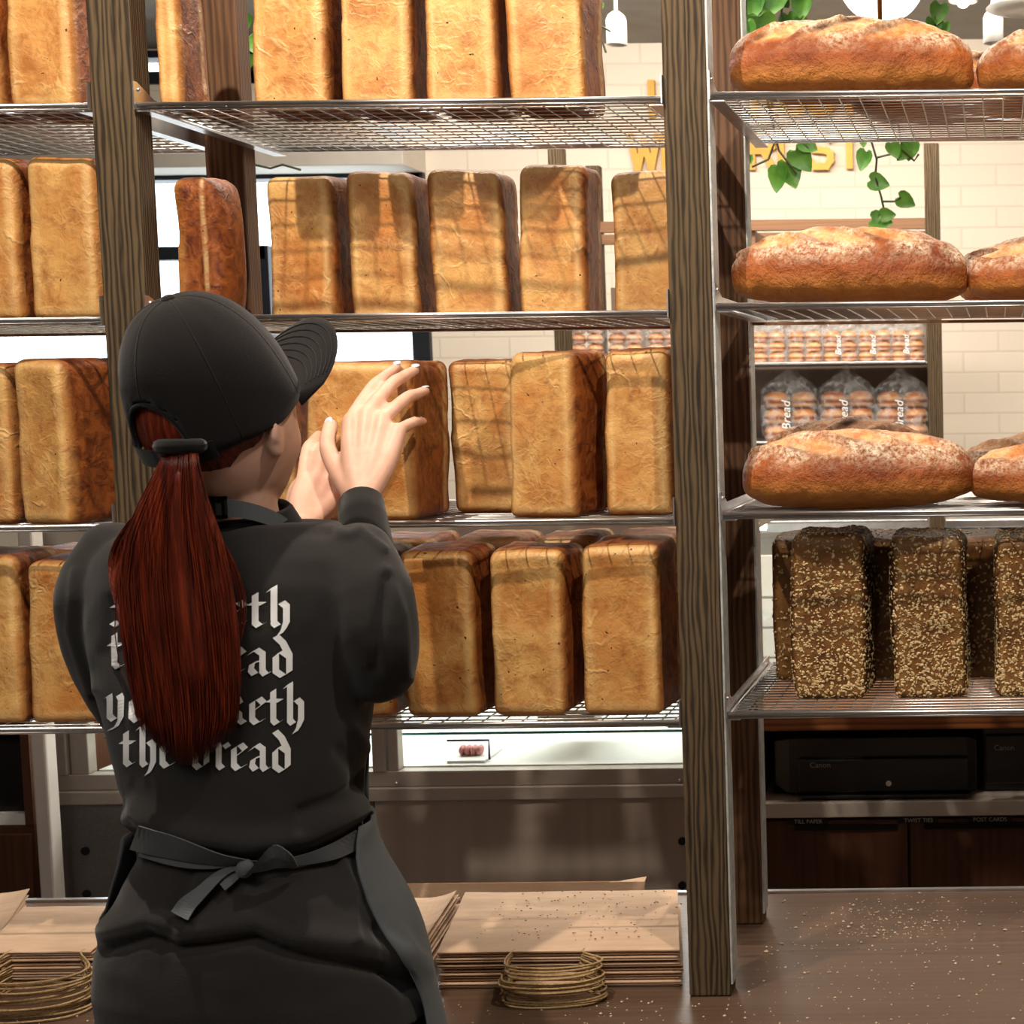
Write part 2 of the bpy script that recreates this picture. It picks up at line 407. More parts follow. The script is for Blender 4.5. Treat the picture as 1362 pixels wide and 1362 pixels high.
# ---------------------------------------------------------------- counter
ZTOP = P(945, 1326, 2.33).z
yb = PZ(1200, 1186, ZTOP).y
top = empty('bakery_counter', (-1, 2.4, 0), 'dark wooden bakery counter strewn with crumbs under the bread rack', 'counter')
MB().box((-3.0, 1.99, ZTOP - .04), (1.2, yb, ZTOP)).part('worktop', M_counter, top, bevel=.003)
MB().box((-2.98, 2.05, 0), (1.18, yb - .03, ZTOP - .0405)).part('cabinet_base', M_cab, top)
MB().box((-3.0, yb + .0005, ZTOP - .04), (1.2, yb + .012, ZTOP + .004)).part('edge_trim', M_steel, top)

# ---------------------------------------------------------------- rack
Y0, Y1, YS = 2.33, 2.655, 2.77
rack = empty('bread_rack', (P(945, 1326, Y0).x, Y0, ZTOP), 'tall open bread rack of weathered dark timber posts standing on the counter', 'rack')
PW = .067
def xat(px, py, Y): return P(px, py, Y).x
Z_TOP = 2.72
posts = []
def post(xc, Y, mat, w=PW, d=.045):
    mb = MB()
    segs = 14
    rings = []
    for i in range(segs + 1):
        z = ZTOP + .0005 + (Z_TOP - ZTOP) * i / segs
        rings.append([Vector((xc + sx * w / 2, Y + (0 if sy < 0 else d), z)) for sx, sy in ((-1, -1), (1, -1), (1, 1), (-1, 1))])
    mb.loft(rings); return mb.part('post', mat, rack, bevel=.003)
XP2 = (xat(882, 100, Y0) + xat(915, 1300, Y0)) / 2 + PW / 2
XP1 = xat(118, 100, Y0) + PW / 2
XP1 = (xat(115, 60, Y0) + xat(150, 600, Y0)) / 2 + PW / 2
XP0 = XP1 - (XP2 - XP1); XP3 = XP2 + (XP2 - XP1)
XS = [XP0, XP1, XP2, XP3]
for i, x in enumerate(XS):
    post(x, Y0, M_post); post(x, Y1, M_postb)
for Y in (Y0, Y1):       # steel strips on the right side of the middle posts
    for xx in (XP2,):
        MB().box((xx + PW/2, Y + .001, ZTOP + .02), (xx + PW/2 + .003, Y + .044, Z_TOP - .05)).part('steel_strip', M_strip, rack, label='bright galvanised strip on the post side')
lev = []
for yl, yr in ((127.5, 122), (412, 403), (688, 681), (957, 947)):
    a = P(880, yl, Y0).z; b = P(960, yr, Y0).z; lev.append((a, b))
print('levels', lev, 'ZTOP', ZTOP, 'XP', XS, 'yb', yb, 'ZC', ZC)
ZL = lambda k, bay: lev[k][1] if bay == 2 else lev[k][0]
def level_left(k): return lev[k][0]
bayname = ['left', 'middle', 'right']; lvname = ['top', 'second', 'third', 'bottom']
for bay in range(3):
    xa, xb = XS[bay] + PW/2, XS[bay+1] - PW/2
    if bay == 2: xa += .0035
    for k in range(4):
        z = ZL(k, bay)
        # brackets: upright flange + foot flange, part of the rack
        for sgn, x in ((1, xa), (-1, xb)):
            mb = MB()
            mb.box((min(x, x + sgn*.002), Y0 - .006, z - .012), (max(x, x + sgn*.002), YS, z + .012))
            mb.box((min(x, x + sgn*.022), Y0 + .002, z - .014), (max(x, x + sgn*.022), YS, z - .012))
            vs = [Vector((x + sgn * tx, yy, zz)) for tx in (.0, .002) for yy, zz in ((Y0 - .006, z + .012), (Y0 - .006, z + .031), (Y0 + .004, z + .031), (Y0 + .05, z + .012))]
            mb.add(vs, [(0,1,2,3), (7,6,5,4), (0,4,5,1), (1,5,6,2), (2,6,7,3), (3,7,4,0)])
            br = mb.part('bracket', M_steel, rack)
            s_ = MB().ball((x + sgn*.0025, Y0 + .008, z + .02), (.003, .004, .004), 8, 6)
            s_.build2('screw', M_steel, br, rack.location, smooth=True)
        if k == 1 and bay > 0 or k == 1:
            MB().box((xa, Y1 + .026, P(700, 436, Y1 + .026).z), (xb, Y1 + .044, z - .0135)).part('back_rail', M_rail, rack)
        # removable wire shelf
        xl, xr = xa + .0035, xb - .0035
        sh = empty('wire_shelf', ((xl+xr)/2, (Y0+YS)/2, z), 'chrome wire shelf at the %s level of the %s bay' % (lvname[k], bayname[bay]), 'shelf', 'wire shelves of the bread rack')
        mb = MB(); r = .0036; zr = z - r
        mb.tube([(xl, Y0, zr), (xr, Y0, zr)], r, 8); mb.tube([(xl, YS - .004, zr), (xr, YS - .004, zr)], r, 8)
        mb.tube([(xl + r, Y0, zr), (xl + r, YS - .004, zr)], r, 8); mb.tube([(xr - r, Y0, zr), (xr - r, YS - .004, zr)], r, 8)
        mb.part('rim', M_steel, sh, smooth=True)
        mb = MB(); nw = int((xr - xl) / .031)
        zz = z - .0035
        for i in range(1, nw):
            x = xl + (xr - xl) * i / nw
            mb.tube([(x, Y0 + .001, z - .0085), (x, Y0 + .006, zz - .0021), (x, YS - .006, zz - .0021)], .0012, 5)
        nt = 15 if bay < 2 else 20
        for i in range(1, nt):
            y = Y0 + (YS - Y0) * i / nt
            mb.tube([(xl, y, zz), (xr, y, zz)], .0016, 5)
        mb.tube([(xl, Y0 + .001, z - .0095), (xr, Y0 + .001, z - .0095)], .0022, 6)
        mb.part('wire_grid', M_wire, sh, smooth=True)
# ---------------------------------------------------------------- sandwich loaves
def nz(v, s, seed): return noise.noise(Vector(v) * s + Vector((seed * 7.7, seed * 3.1, seed * 5.3)))
def loaf_mesh(w, h, d, seed, name, mat, nx=16, ny=18, nzv=28, seeded=False, rr0=.014, domex=0.0):
    bm = bmesh.new(); verts = {}
    N = (nx, ny, nzv)
    def vert(i, j, k):
        key = (i, j, k)
        if key in verts: return verts[key]
        p = Vector((i / nx - .5, j / ny, k / nzv)); verts[key] = bm.verts.new(p); return verts[key]
    def face(a): bm.faces.new([vert(*q) for q in a])
    for i in range(nx):
        for k in range(nzv):
            face([(i,0,k),(i+1,0,k),(i+1,0,k+1),(i,0,k+1)]); face([(i,ny,k),(i,ny,k+1),(i+1,ny,k+1),(i+1,ny,k)])
    for j in range(ny):
        for k in range(nzv):
            face([(0,j,k),(0,j,k+1),(0,j+1,k+1),(0,j+1,k)]); face([(nx,j,k),(nx,j+1,k),(nx,j+1,k+1),(nx,j,k+1)])
    for i in range(nx):
        for j in range(ny):
            face([(i,j,0),(i,j+1,0),(i+1,j+1,0),(i+1,j,0)]); face([(i,j,nzv),(i+1,j,nzv),(i+1,j+1,nzv),(i,j+1,nzv)])
    side, rim, shred = [], [], []
    bm.verts.ensure_lookup_table()
    rs = random.Random(seed)
    lean = rs.uniform(-.007, .007); dome = rs.uniform(.012, .022) + domex; pinch = rs.uniform(0, .004)
    ease = lambda t: math.copysign(1 - (1 - min(1, abs(t))) ** 1.35, t)
    for v in bm.verts:
        u, t, q = v.co.x * 2, v.co.y, v.co.z * 2 - 1
        u, q = ease(u), ease(q); te = ease(t * 2 - 1)
        X, Y, Z = u * w / 2, te * d / 2, q * h / 2
        rr = rr0 * (1.35 if Z > 0 else 1); ix, iy, iz = w/2 - rr, d/2 - rr, h/2 - rr
        c = Vector((max(-ix, min(ix, X)), max(-iy, min(iy, Y)), max(-iz, min(iz, Z))))
        dv = Vector((X, Y, Z)) - c
        if dv.length > 1e-6 and (abs(X) > ix or abs(Y) > iy or abs(Z) > iz): p = c + dv.normalized() * rr
        else: p = Vector((X, Y, Z))
        yy = (p.y / d + .5)                      # 0 front (pan bottom) .. 1 back (crown)
        fl = .965 + .045 * yy
        if yy > .72: fl += .015 * math.sin((yy - .72) / .28 * math.pi)
        p.x *= fl; p.z = (p.z + h/2) * (1 if True else fl); p.z *= (.985 + .02 * yy)
        if yy > .6: p.y += dome * max(0, (1 - (u*u) ** 1.5)) * max(0, 1 - (q*q) ** 2) * (yy - .6) / .4
        # walls sag in a little on the front face and sides
        cx = 1 - u*u; cz = 1 - q*q
        if yy < .3: p.y += pinch * cx * cz + .0030 * nz(p, 14, seed) + .0010 * nz(p, 45, seed)
        amp = .0042 + .005 * max(0, yy - .6)
        n = Vector((nz(p, 11, seed), 0, nz(p, 13, seed + 9)))
        damp = min(1, p.z / .03)
        p.x += n.x * amp * 1.1; p.z += n.z * amp * damp * (1 if q > 0 else .3)
        if yy > .62 and yy < .9: p.x += .0022 * nz(p, 60, seed) ; p.z += .0022 * nz(p, 60, seed + 2) * damp
        p.x += lean * (p.z / h)
        p.z = max(p.z, 0)
        v.co = Vector((p.x, p.y + d / 2, p.z))
        ex = 1 - abs(p.x) / (w / 2 * fl); ez = min(p.z, h - p.z) / (h * .5)
        e = min(ex * w / 2, ez * h / 2)
        s = max(0, min(1, (yy * d - .004) / .016)) if yy > .02 else 0
        sd = max(s, 0); side.append(max(sd, .75*max(0, 1 - e/.0075)))
        rim.append(max(0, 1 - abs(e - .013) / .008) * (1 - sd))
        shred.append(max(0, 1 - abs(yy - .80) / .07) * sd * (.75 if not seeded else 0))
    me = bpy.data.meshes.new(name)
    bmesh.ops.recalc_face_normals(bm, faces=bm.faces); bm.to_mesh(me); bm.free()
    for k, a in (('side', side), ('rim', rim), ('shred', shred)):
        at = me.attributes.new(k, 'FLOAT', 'POINT'); at.data.foreach_set('value', a)
    me.polygons.foreach_set('use_smooth', [True] * len(me.polygons)); me.materials.append(mat)
    return me
_seed = [1]
def loaf(z, Y, x0, x1, ytop, rz, label, d=.125, name='sandwich_loaf', mat=None, cat='loaf', group=None, hh=None, seeded=False, domex=0.0):
    _seed[0] += 1
    a, b = xat(x0, 681, Y), xat(x1, 681, Y)
    pb = pix(((a + b) / 2, Y, z))
    zb = z; cx = (x0 + x1) / 2
    a = P(x0, pb[1] - 90, Y).x; b = P(x1, pb[1] - 90, Y).x
    w = b - a; h = hh or (P(cx, ytop, Y).z - z)
    me = loaf_mesh(w, h, d, _seed[0], name, mat or M_crust, seeded=seeded, domex=domex)
    o = bpy.data.objects.new(name, me); COL.objects.link(o); o.location = ((a + b) / 2, Y, z - .0018); o.rotation_euler.z = R_(rz)
    tagit(o, label, cat, group); return o
T, S, D3, B = 0, 1, 2, 3
zm = lambda k: lev[k][0]; zr_ = lambda k: lev[k][1]
FULL = .262
# top shelf ------------------------------------------------------------
loaf(zm(0), 2.37, -108, -4, 0, 0, 'sandwich loaf cut off by the photo\'s left edge on the top shelf', hh=FULL)
loaf(zm(0), 2.37, 4, 97, 0, -2, 'sandwich loaf just left of the left timber post on the top shelf', hh=FULL)
loaf(zm(0), 2.37, 203, 238, 0, 0, 'narrow-looking sandwich loaf on the top shelf, showing right of the left timber post', hh=FULL, d=.09)
loaf(zm(0), 2.39, 330, 434, 0, -1, 'sandwich loaf on the top middle shelf, first after the gap by the back post', hh=FULL)
loaf(zm(0), 2.39, 447, 546, 0, 1, 'sandwich loaf on the top middle shelf, second after the gap by the back post', hh=FULL)
loaf(zm(0), 2.39, 562, 660, 0, -1, 'reddish-edged sandwich loaf on the top middle shelf, second from its right end', hh=FULL)
loaf(zm(0), 2.39, 671, 777, 0, 0, 'rightmost sandwich loaf on the top middle shelf with bare shelf beside it', hh=FULL)
# second shelf ---------------------------------------------------------
loaf(zm(1), 2.38, -70, 26, 203, 0, 'sandwich loaf on the second left shelf, cut by the photo\'s left edge')
loaf(zm(1), 2.38, 34, 131, 203, 1, 'sandwich loaf on the second left shelf, touching the left timber post')
o = loaf(zm(1), 2.39, 212, 300, 228, 0, 'dark-sided sandwich loaf right of the left timber post, above the black cap', d=.060)
o.rotation_euler.z = R_(-86); o.location = (XP1 + PW/2 + .008, 2.445, o.location.z)
loaf(zm(1), 2.55, 352, 444, 227, -1, 'sandwich loaf above the cap brim on the second shelf, crossed by square wire shadows')
loaf(zm(1), 2.55, 462, 554, 223, 1, 'sandwich loaf on the second middle shelf, second right of the back post')
loaf(zm(1), 2.53, 573, 672, 220, 5, 'sandwich loaf on the second middle shelf, turned slightly, with slanting wire shadows')
loaf(zm(1), 2.53, 687, 778, 213, 3, 'taller browned sandwich loaf on the second middle shelf, left of the wide gap')
loaf(zm(1), 2.50, 812, 908, 222, -4, 'sandwich loaf on the second middle shelf partly hidden by the right timber post')
# third shelf ----------------------------------------------------------
loaf(zm(2), 2.37, -80, 18, 480, 0, 'sandwich loaf on the third left shelf, cut by the photo\'s left edge')
loaf(zm(2), 2.35, 12, 98, 474, -14, 'sandwich loaf turned to show its dark side on the third left shelf', d=.14)
loaf(zm(2), 2.52, 300, 392, 480, 0, 'sandwich loaf on the third shelf, mostly hidden behind the baker\'s face')
loaf(zm(2), 2.336, 402, 552, 476, 2, 'broad sandwich loaf on the third shelf under the baker\'s hand', d=.16, domex=.026)
loaf(zm(2), 2.49, 600, 690, 474, 2, 'reddish sandwich loaf on the third middle shelf, right of the baker\'s hand, set back')
loaf(zm(2), 2.37, 668, 768, 463, -10, 'leaning sandwich loaf with torn brown side at the centre of the third middle shelf')
loaf(zm(2), 2.56, 744, 822, 468, 0, 'sandwich loaf glimpsed between two front loaves on the third middle shelf')
loaf(zm(2), 2.39, 801, 893, 460, 0, 'sandwich loaf touching the right timber post on the third middle shelf')
# bottom shelf: front row and back row ---------------------------------
loaf(zm(3), 2.36, -76, 28, 736, 0, 'sandwich loaf on the bottom left shelf, cut by the photo\'s left edge')
loaf(zm(3), 2.36, 33, 136, 742, 0, 'sandwich loaf on the bottom left shelf beside the baker\'s sleeve')
loaf(zm(3), 2.37, 412, 520, 728, 0, 'sandwich loaf on the bottom shelf mostly hidden behind the baker\'s right arm')
loaf(zm(3), 2.37, 532, 634, 728, -2, 'sandwich loaf on the bottom shelf just right of the baker\'s elbow')
loaf(zm(3), 2.37, 648, 752, 727, -2, 'sandwich loaf with a small dark burn spot on the bottom middle shelf'); spotted = bpy.data.objects[-1] if False else [o_ for o_ in COL.objects if 'burn spot' in str(o_.get('label', ''))][0]
loaf(zm(3), 2.37, 770, 880, 720, -3, 'sandwich loaf at the right end of the bottom middle shelf')
G = 'back row loaves on the bottom shelf'
for x0, x1, yt, lb in ((-60, 36, 735, 'at the photo\'s left edge'), (44, 140, 728, 'left of the baker\'s shoulder'), (486, 584, 713, 'behind the baker\'s upper arm'), (602, 700, 711, 'behind the gap left of the spotted loaf'),
                   (708, 800, 710, 'behind the gap right of the spotted loaf'), (812, 906, 708, 'nearest the right timber post')):
    loaf(zm(3), 2.56, x0, x1, yt, 0, 'bottom shelf back row loaf, its crown showing ' + lb, group=None, d=.13)
loaf(zm(3), 2.56, 380, 474, 712, 0, 'crown of a loaf in the bottom shelf\'s back row, hidden behind the baker\'s back', d=.13)
sp = P(738, 856, 2.372) - spotted.location; bs_ = MB(); rs9 = random.Random(3)
rg = [[Vector((sp.x + r_*.0075*math.cos(q)*(1 + .35*rs9.uniform(-1, 1)), .0035 + dy, sp.z + r_*.0048*math.sin(q)*(1 + .35*rs9.uniform(-1, 1)))) for q in [2*math.pi*j/14 for j in range(14)]] for r_, dy in ((1.1, .003), (1, -.0015), (.6, -.0022), (.1, -.0024))]
bs_.loft(rg); bs_.build2('burn_spot', simple('charred_crust', (30, 18, 12), (18, 10, 7), .7), spotted, Vector((0, 0, 0)))
# ---------------------------------------------------------------- country loaves
def oval_mesh(L, Wd, H, seed, name, cuts):
    nu, nv = 150, 84; rs = random.Random(seed)
    vs, fs, sl, fl, lo, bu = [], [], [], [], [], []
    for i in range(nu + 1):
        th = math.pi * min(max(i / nu, .003), .997); sx = -math.cos(th); rad = math.sin(th) ** .80
        for j in range(nv):
            a = 2 * math.pi * j / nv                       # 0 front, pi/2 top, pi back
            cy, cz = -math.cos(a), math.sin(a)
            x = L/2 * math.copysign(abs(sx) ** .93, sx)
            y = Wd/2 * cy * rad; zt = H * .63 * cz * rad ** .85 if cz > 0 else H * .37 * math.copysign(abs(cz) ** .72, cz) * rad ** .6
            p = Vector((x, y, zt + H * .37))
            n = Vector((x / (L/2)**2, y / (Wd/2)**2, (p.z - H*.4) / (H*.55)**2)).normalized()
            s = b = 0; disp = 0
            for (xk, v0, v1, slope) in cuts:
                cxx = xk * L + (a - .9) * slope * L
                if v0 < a < v1 and abs(x) < .47 * L:
                    m_ = min(1, (a - v0) / .25, (v1 - a) / .3)
                    dd = (x - cxx + .009 * nz(p, 26, seed)) / (.040)
                    g = (1 / (1 + math.exp(7*(abs(dd) - .85)))) * m_; s = max(s, g)
                    disp += (-.0050 * g + .0062 * math.exp(-((dd + 1.25) / .28) ** 2)) * m_ * (1 if a < 1.2 else .45)
                    b = max(b, 1.3 * math.exp(-((dd + .86) / .22) ** 2) * m_ * max(0, nz(p, 22, seed + 3) + .35))
            disp += .0045 * nz(p, 13, seed) + .0030 * nz(p, 34, seed) + (.0015 * nz(p, 90, seed) if s > .2 else .0007 * nz(p, 80, seed))
            p += n * disp
            if p.z < .001: p.z = 0
            vs.append(p); sl.append(min(1, s * 1.2)); up = max(0, n.z)
            fl.append(max(0, min(1, (up - .12) * 1.9)) * (1 - .6 * s)); lo.append(max(0, min(1, (H * .42 - p.z) / (H * .2)))); bu.append(min(1, b))
    for i in range(nu):
        for j in range(nv):
            k = (j + 1) % nv; fs.append((i*nv+j, i*nv+k, (i+1)*nv+k, (i+1)*nv+j))
    fs.append(tuple(range(nv))); fs.append(tuple(nu*nv + j for j in range(nv))[::-1])
    me = bpy.data.meshes.new(name); me.from_pydata(vs, [], fs)
    bm = bmesh.new(); bm.from_mesh(me); bmesh.ops.recalc_face_normals(bm, faces=bm.faces); bm.to_mesh(me); bm.free()
    for k, a_ in (('slash', sl), ('flour', fl), ('low', lo), ('burn', bu)):
        at = me.attributes.new(k, 'FLOAT', 'POINT'); at.data.foreach_set('value', a_)
    me.polygons.foreach_set('use_smooth', [True] * len(me.polygons)); me.materials.append(M_oval); return me
def oval(k, Y, x0, x1, ytop, rz, label, cuts, Wd=.145):
    _seed[0] += 1; z = zr_(k); cx = (x0 + x1) / 2
    Yc = Y + Wd / 2; yb_ = pix((P(cx, 600, Yc).x, Yc, z))[1]
    a, b = P(x0, yb_ - 40, Yc).x, P(x1, yb_ - 40, Yc).x; H = P(cx, ytop, Yc).z - z
    me = oval_mesh(b - a, Wd, H, _seed[0], 'country_loaf', cuts)
    o = bpy.data.objects.new('country_loaf', me); COL.objects.link(o); o.location = ((a+b)/2, Yc, z - .0018); o.rotation_euler.z = R_(rz)
    tagit(o, label, 'loaf', 'floured country loaves on the right bay'); return o
C1 = [(-.24, .55, 2.2, .26), (.02, .45, 2.2, .28), (.26, .40, 2.0, .26)]
C2 = [(-.30, .65, 2.3, -.26), (-.06, .55, 2.3, -.28), (.20, .7, 2.3, -.26)]
C3 = [(-.20, .45, 1.9, -.34), (.10, .75, 2.4, -.30), (.32, .8, 2.4, -.26)]
oval(0, 2.35, 967, 1296, 22, 0, 'whole floured oval loaf with three lifted cuts on the top right shelf', C1)
oval(0, 2.35, 1299, 1600, 36, 0, 'oval loaf cut by the photo\'s right edge on the top right shelf', C1, .14)
oval(0, 2.535, 1130, 1400, 66, 0, 'oval loaf behind, glimpsed between the two front loaves of the top right shelf', C1, .14)
oval(1, 2.35, 974, 1287, 301, 0, 'whole floured oval loaf with slanting cuts on the second right shelf', C2)
oval(1, 2.35, 1287, 1590, 318, 2, 'oval loaf cut by the photo\'s right edge on the second right shelf', C2, .14)
oval(1, 2.535, 1275, 1540, 312, 0, 'grey-floured oval loaf behind, near the right edge of the second right shelf', C3, .14)
oval(2, 2.345, 988, 1296, 568, 0, 'whole floured oval loaf with a wide open cut on the third right shelf', C3, .15)
oval(2, 2.345, 1293, 1600, 580, 0, 'oval loaf cut by the photo\'s right edge on the third right shelf', C2, .14)
oval(2, 2.535, 1010, 1252, 556, 0, 'oval loaf behind, its pale crown rising over the front loaf of the third right shelf', C1, .14)
oval(2, 2.535, 1276, 1540, 571, 0, 'oval loaf behind, near the right edge of the third right shelf', C2, .14)
# ---------------------------------------------------------------- seeded loaves
def seeds_on(o, n, seed, w, h, d):
    rs = random.Random(seed); mb = MB(); bm = bmesh.new(); bm.from_mesh(o.data); bvh = BVHTree.FromBMesh(bm); bm.free()
    for i in range(n):
        r = rs.random()
        q = rs.random()
        dense = .12 + .88 * (1 - q) ** .6 * (.45 + nz((q*3, r*5, seed), 2, seed) + .5)
        if rs.random() > dense: continue
        if r < .62: src, dr = Vector((rs.uniform(-.5, .5) * w, -.1, q * h)), Vector((0, 1, 0))
        elif r < .88: src, dr = Vector(((.3 if r < .75 else -.3), rs.uniform(.02, .95) * d, q * h)), Vector((-1 if r < .75 else 1, 0, 0))
        else: src, dr = Vector((rs.uniform(-.48, .48) * w, rs.uniform(.04, .9) * d, h + .1)), Vector((0, 0, -1))
        hit, nn, _, _ = bvh.ray_cast(src, dr)
        if hit is None: continue
        rot = nn.to_track_quat('Z', 'Y').to_matrix() @ Matrix.Rotation(rs.uniform(0, 6.3), 3, 'Z') @ Matrix.Rotation(rs.uniform(-.5, .5), 3, 'X')
        L = rs.uniform(.0017, .0040); Wd = L * rs.uniform(.45, .7); t = .0008
        vs = [hit + nn * .0006 + rot @ Vector(c) for c in ((L,0,0),(L*.4,Wd,0),(-L*.5,Wd*.8,0),(-L,0,0),(-L*.5,-Wd*.8,0),(L*.4,-Wd,0),(0,0,t*1.6),(0,0,-t))]
        mb.add(vs, [(0,1,6),(1,2,6),(2,3,6),(3,4,6),(4,5,6),(5,0,6),(1,0,7),(2,1,7),(3,2,7),(4,3,7),(5,4,7),(0,5,7)])
    s = mb.build2('oat_topping', M_oat, o, Vector((0, 0, 0)), kind='stuff'); return s
for Y, x0, x1, yt, rz, lb, n in ((2.42, 1050, 1153, 708, -1, 'oat-covered brown loaf at the left end of the bottom right shelf', 3000),
                          (2.42, 1187, 1287, 709, 0, 'oat-covered brown loaf in the middle of the bottom right shelf', 3000),
                          (2.42, 1322, 1424, 709, -2, 'oat-covered brown loaf cut by the photo\'s right edge', 3000),
                          (2.58, 1026, 1118, 712, 0, 'oat loaf in the back row behind the left oat-covered loaf', 700),
                          (2.58, 1136, 1216, 712, 0, 'oat loaf in the back row, dark between the two whole oat-covered loaves', 700),
                          (2.58, 1262, 1340, 710, 0, 'oat loaf in the back row, dark behind the right-hand gap', 700)):
    o = loaf(zr_(3), Y, x0, x1, yt, rz, lb, name='seeded_loaf', mat=M_seedcrust, seeded=True, d=.13)
    w = max(v.co.x for v in o.data.vertices) * 2; h = max(v.co.z for v in o.data.vertices)
    seeds_on(o, n, _seed[0], w, h, .13)
# ---------------------------------------------------------------- the baker
def cloth(name, c, c2, rough=.9, bs=.25, sc=6):
    m, b = base_mat(name, rough); v = coords(m, (1, 1, 1), False); l = m.node_tree.links
    l.new(ramp(m, noise_n(m, v, sc, 5), [(.3, lin(c2)), (.7, lin(c))]), b.inputs['Base Color'])
    h = mth(m, 'ADD', noise_n(m, v, 700, 2), mth(m, 'MULTIPLY', noise_n(m, v, 30, 4), 1.2))
    bump(m, b, h, bs, .002); b.inputs['Specular IOR Level'].default_value = .15
    b.inputs['Sheen Weight'].default_value = .15; return m
M_shirt = cloth('charcoal_cotton', (47, 44, 43), (38, 36, 35))
M_apron = cloth('grey_canvas', (92, 96, 99), (76, 79, 82))
M_cap = cloth('black_cotton_twill', (27, 23, 22), (18, 15, 15))
M_blk = cloth('black_knit', (16, 14, 14), (11, 10, 10))
m, b = base_mat('skin', .5); l = m.node_tree.links
l.new(ramp(m, noise_n(m, coords(m, (1, 1, 1), False), 24, 4), [(.3, lin((214, 162, 138))), (.7, lin((230, 186, 164)))]), b.inputs['Base Color'])
b.inputs['Subsurface Weight'].default_value = .12; b.inputs['Subsurface Radius'].default_value = (.012, .004, .002); b.inputs['Subsurface Scale'].default_value = .5
M_skin = m
m, b = base_mat('copper_red_hair', .38); l = m.node_tree.links
l.new(ramp(m, noise_n(m, coords(m, (150, 60, 2.2), False), 1.6, 4, .6), [(.30, lin((52, 15, 7))), (.5, lin((94, 30, 13))), (.72, lin((146, 54, 25)))]), b.inputs['Base Color'])
bump(m, b, noise_n(m, coords(m, (500, 200, 3), False), 1.4, 3), .5, .002)
b.inputs['Specular IOR Level'].default_value = .4
M_hair = m
YB = 1.83
root_loc = Vector((P(345, 1200, YB).x, YB, 0))
person = empty('person', root_loc, 'person seen from behind in black cap, printed charcoal shirt and grey apron, touching a loaf', 'person')

def remesh(mb, vox, smooth_it, name):
    me = bpy.data.meshes.new('tmp'); me.from_pydata([tuple(v) for v in mb.v], [], mb.f)
    bm = bmesh.new(); bm.from_mesh(me); bmesh.ops.recalc_face_normals(bm, faces=bm.faces); bm.to_mesh(me); bm.free()
    o = bpy.data.objects.new('tmp', me); COL.objects.link(o)
    md = o.modifiers.new('r', 'REMESH'); md.mode = 'VOXEL'; md.voxel_size = vox
    s = o.modifiers.new('s', 'SMOOTH'); s.iterations = smooth_it; s.factor = .5
    dg = bpy.context.evaluated_depsgraph_get(); dg.update()
    out = bpy.data.meshes.new_from_object(o.evaluated_get(dg)); bpy.data.objects.remove(o); bpy.data.meshes.remove(me)
    out.name = name; return out
def chain(mb, pts, radii, seg=14, flat=None):
    """closed limb with rounded ends through world points"""
    pts = [Vector(p) for p in pts]
    # densify with catmull-rom
    P2, R2 = [], []
    for i in range(len(pts) - 1):
        p0, p1, p2, p3 = pts[max(i-1, 0)], pts[i], pts[i+1], pts[min(i+2, len(pts)-1)]
        for k in range(4):
            t = k / 4
            P2.append(.5*((2*p1) + (p2-p0)*t + (2*p0-5*p1+4*p2-p3)*t*t + (3*p1-p0-3*p2+p3)*t**3)); R2.append(radii[i]*(1-t) + radii[i+1]*t)
    P2.append(pts[-1]); R2.append(radii[-1])
    d0 = (P2[0]-P2[1]).normalized(); d1 = (P2[-1]-P2[-2]).normalized()
    A = [P2[0] + d0*R2[0]*.97, P2[0] + d0*R2[0]*.75, P2[0] + d0*R2[0]*.4]; Ar = [R2[0]*.2, R2[0]*.65, R2[0]*.92]
    Bp = [P2[-1] + d1*R2[-1]*.4, P2[-1] + d1*R2[-1]*.75, P2[-1] + d1*R2[-1]*.97]; Br = [R2[-1]*.92, R2[-1]*.65, R2[-1]*.2]
    mb.tube(A + P2 + Bp, Ar + R2 + Br, seg, True, flat)
SE = 2.5
def sell(cx, cy, z, a, b_, th):
    s, c = math.sin(th), math.cos(th)
    return Vector((cx + a*math.copysign(abs(s)**(2/SE), s), cy - b_*math.copysign(abs(c)**(2/SE), c), z))
TORSO = [(1356,134,578,.118),(1300,126,570,.126),(1250,129,558,.126),(1200,144,535,.12),(1160,163,508,.112),(1125,186,487,.100),(1095,180,489,.106),(1050,163,492,.110),(980,146,500,.112),(900,128,508,.112),(830,116,516,.108),(770,112,514,.100),(738,118,500,.090),(716,140,478,.078),(704,172,450,.070),(698,208,424,.062),(695,236,402,.056)]
def ringinfo(py):
    """centre x, half width, half depth and z of the torso at pixel row py (interpolated)"""
    T_ = TORSO
    for i in range(len(T_) - 1):
        if T_[i][0] >= py >= T_[i+1][0]:
            t = (T_[i][0] - py) / (T_[i][0] - T_[i+1][0]); l_ = T_[i][1]*(1-t)+T_[i+1][1]*t; r_ = T_[i][2]*(1-t)+T_[i+1][2]*t; d_ = T_[i][3]*(1-t)+T_[i+1][3]*t; break
    else:
        q = T_[0] if py > T_[0][0] else T_[-1]; l_, r_, d_ = q[1:]
        if py > T_[0][0]: l_ -= 0; r_ += (py - T_[0][0]) * .12
    a, c = P(l_, py, YB), P(r_, py, YB); cx = (a.x + c.x)/2; q = SE/(SE-1); W = (c.x - a.x)/2; W = max(.03, W**q - (d_*abs(cx)/YB)**q)**(1/q); return cx, W, d_, (a.z + c.z)/2
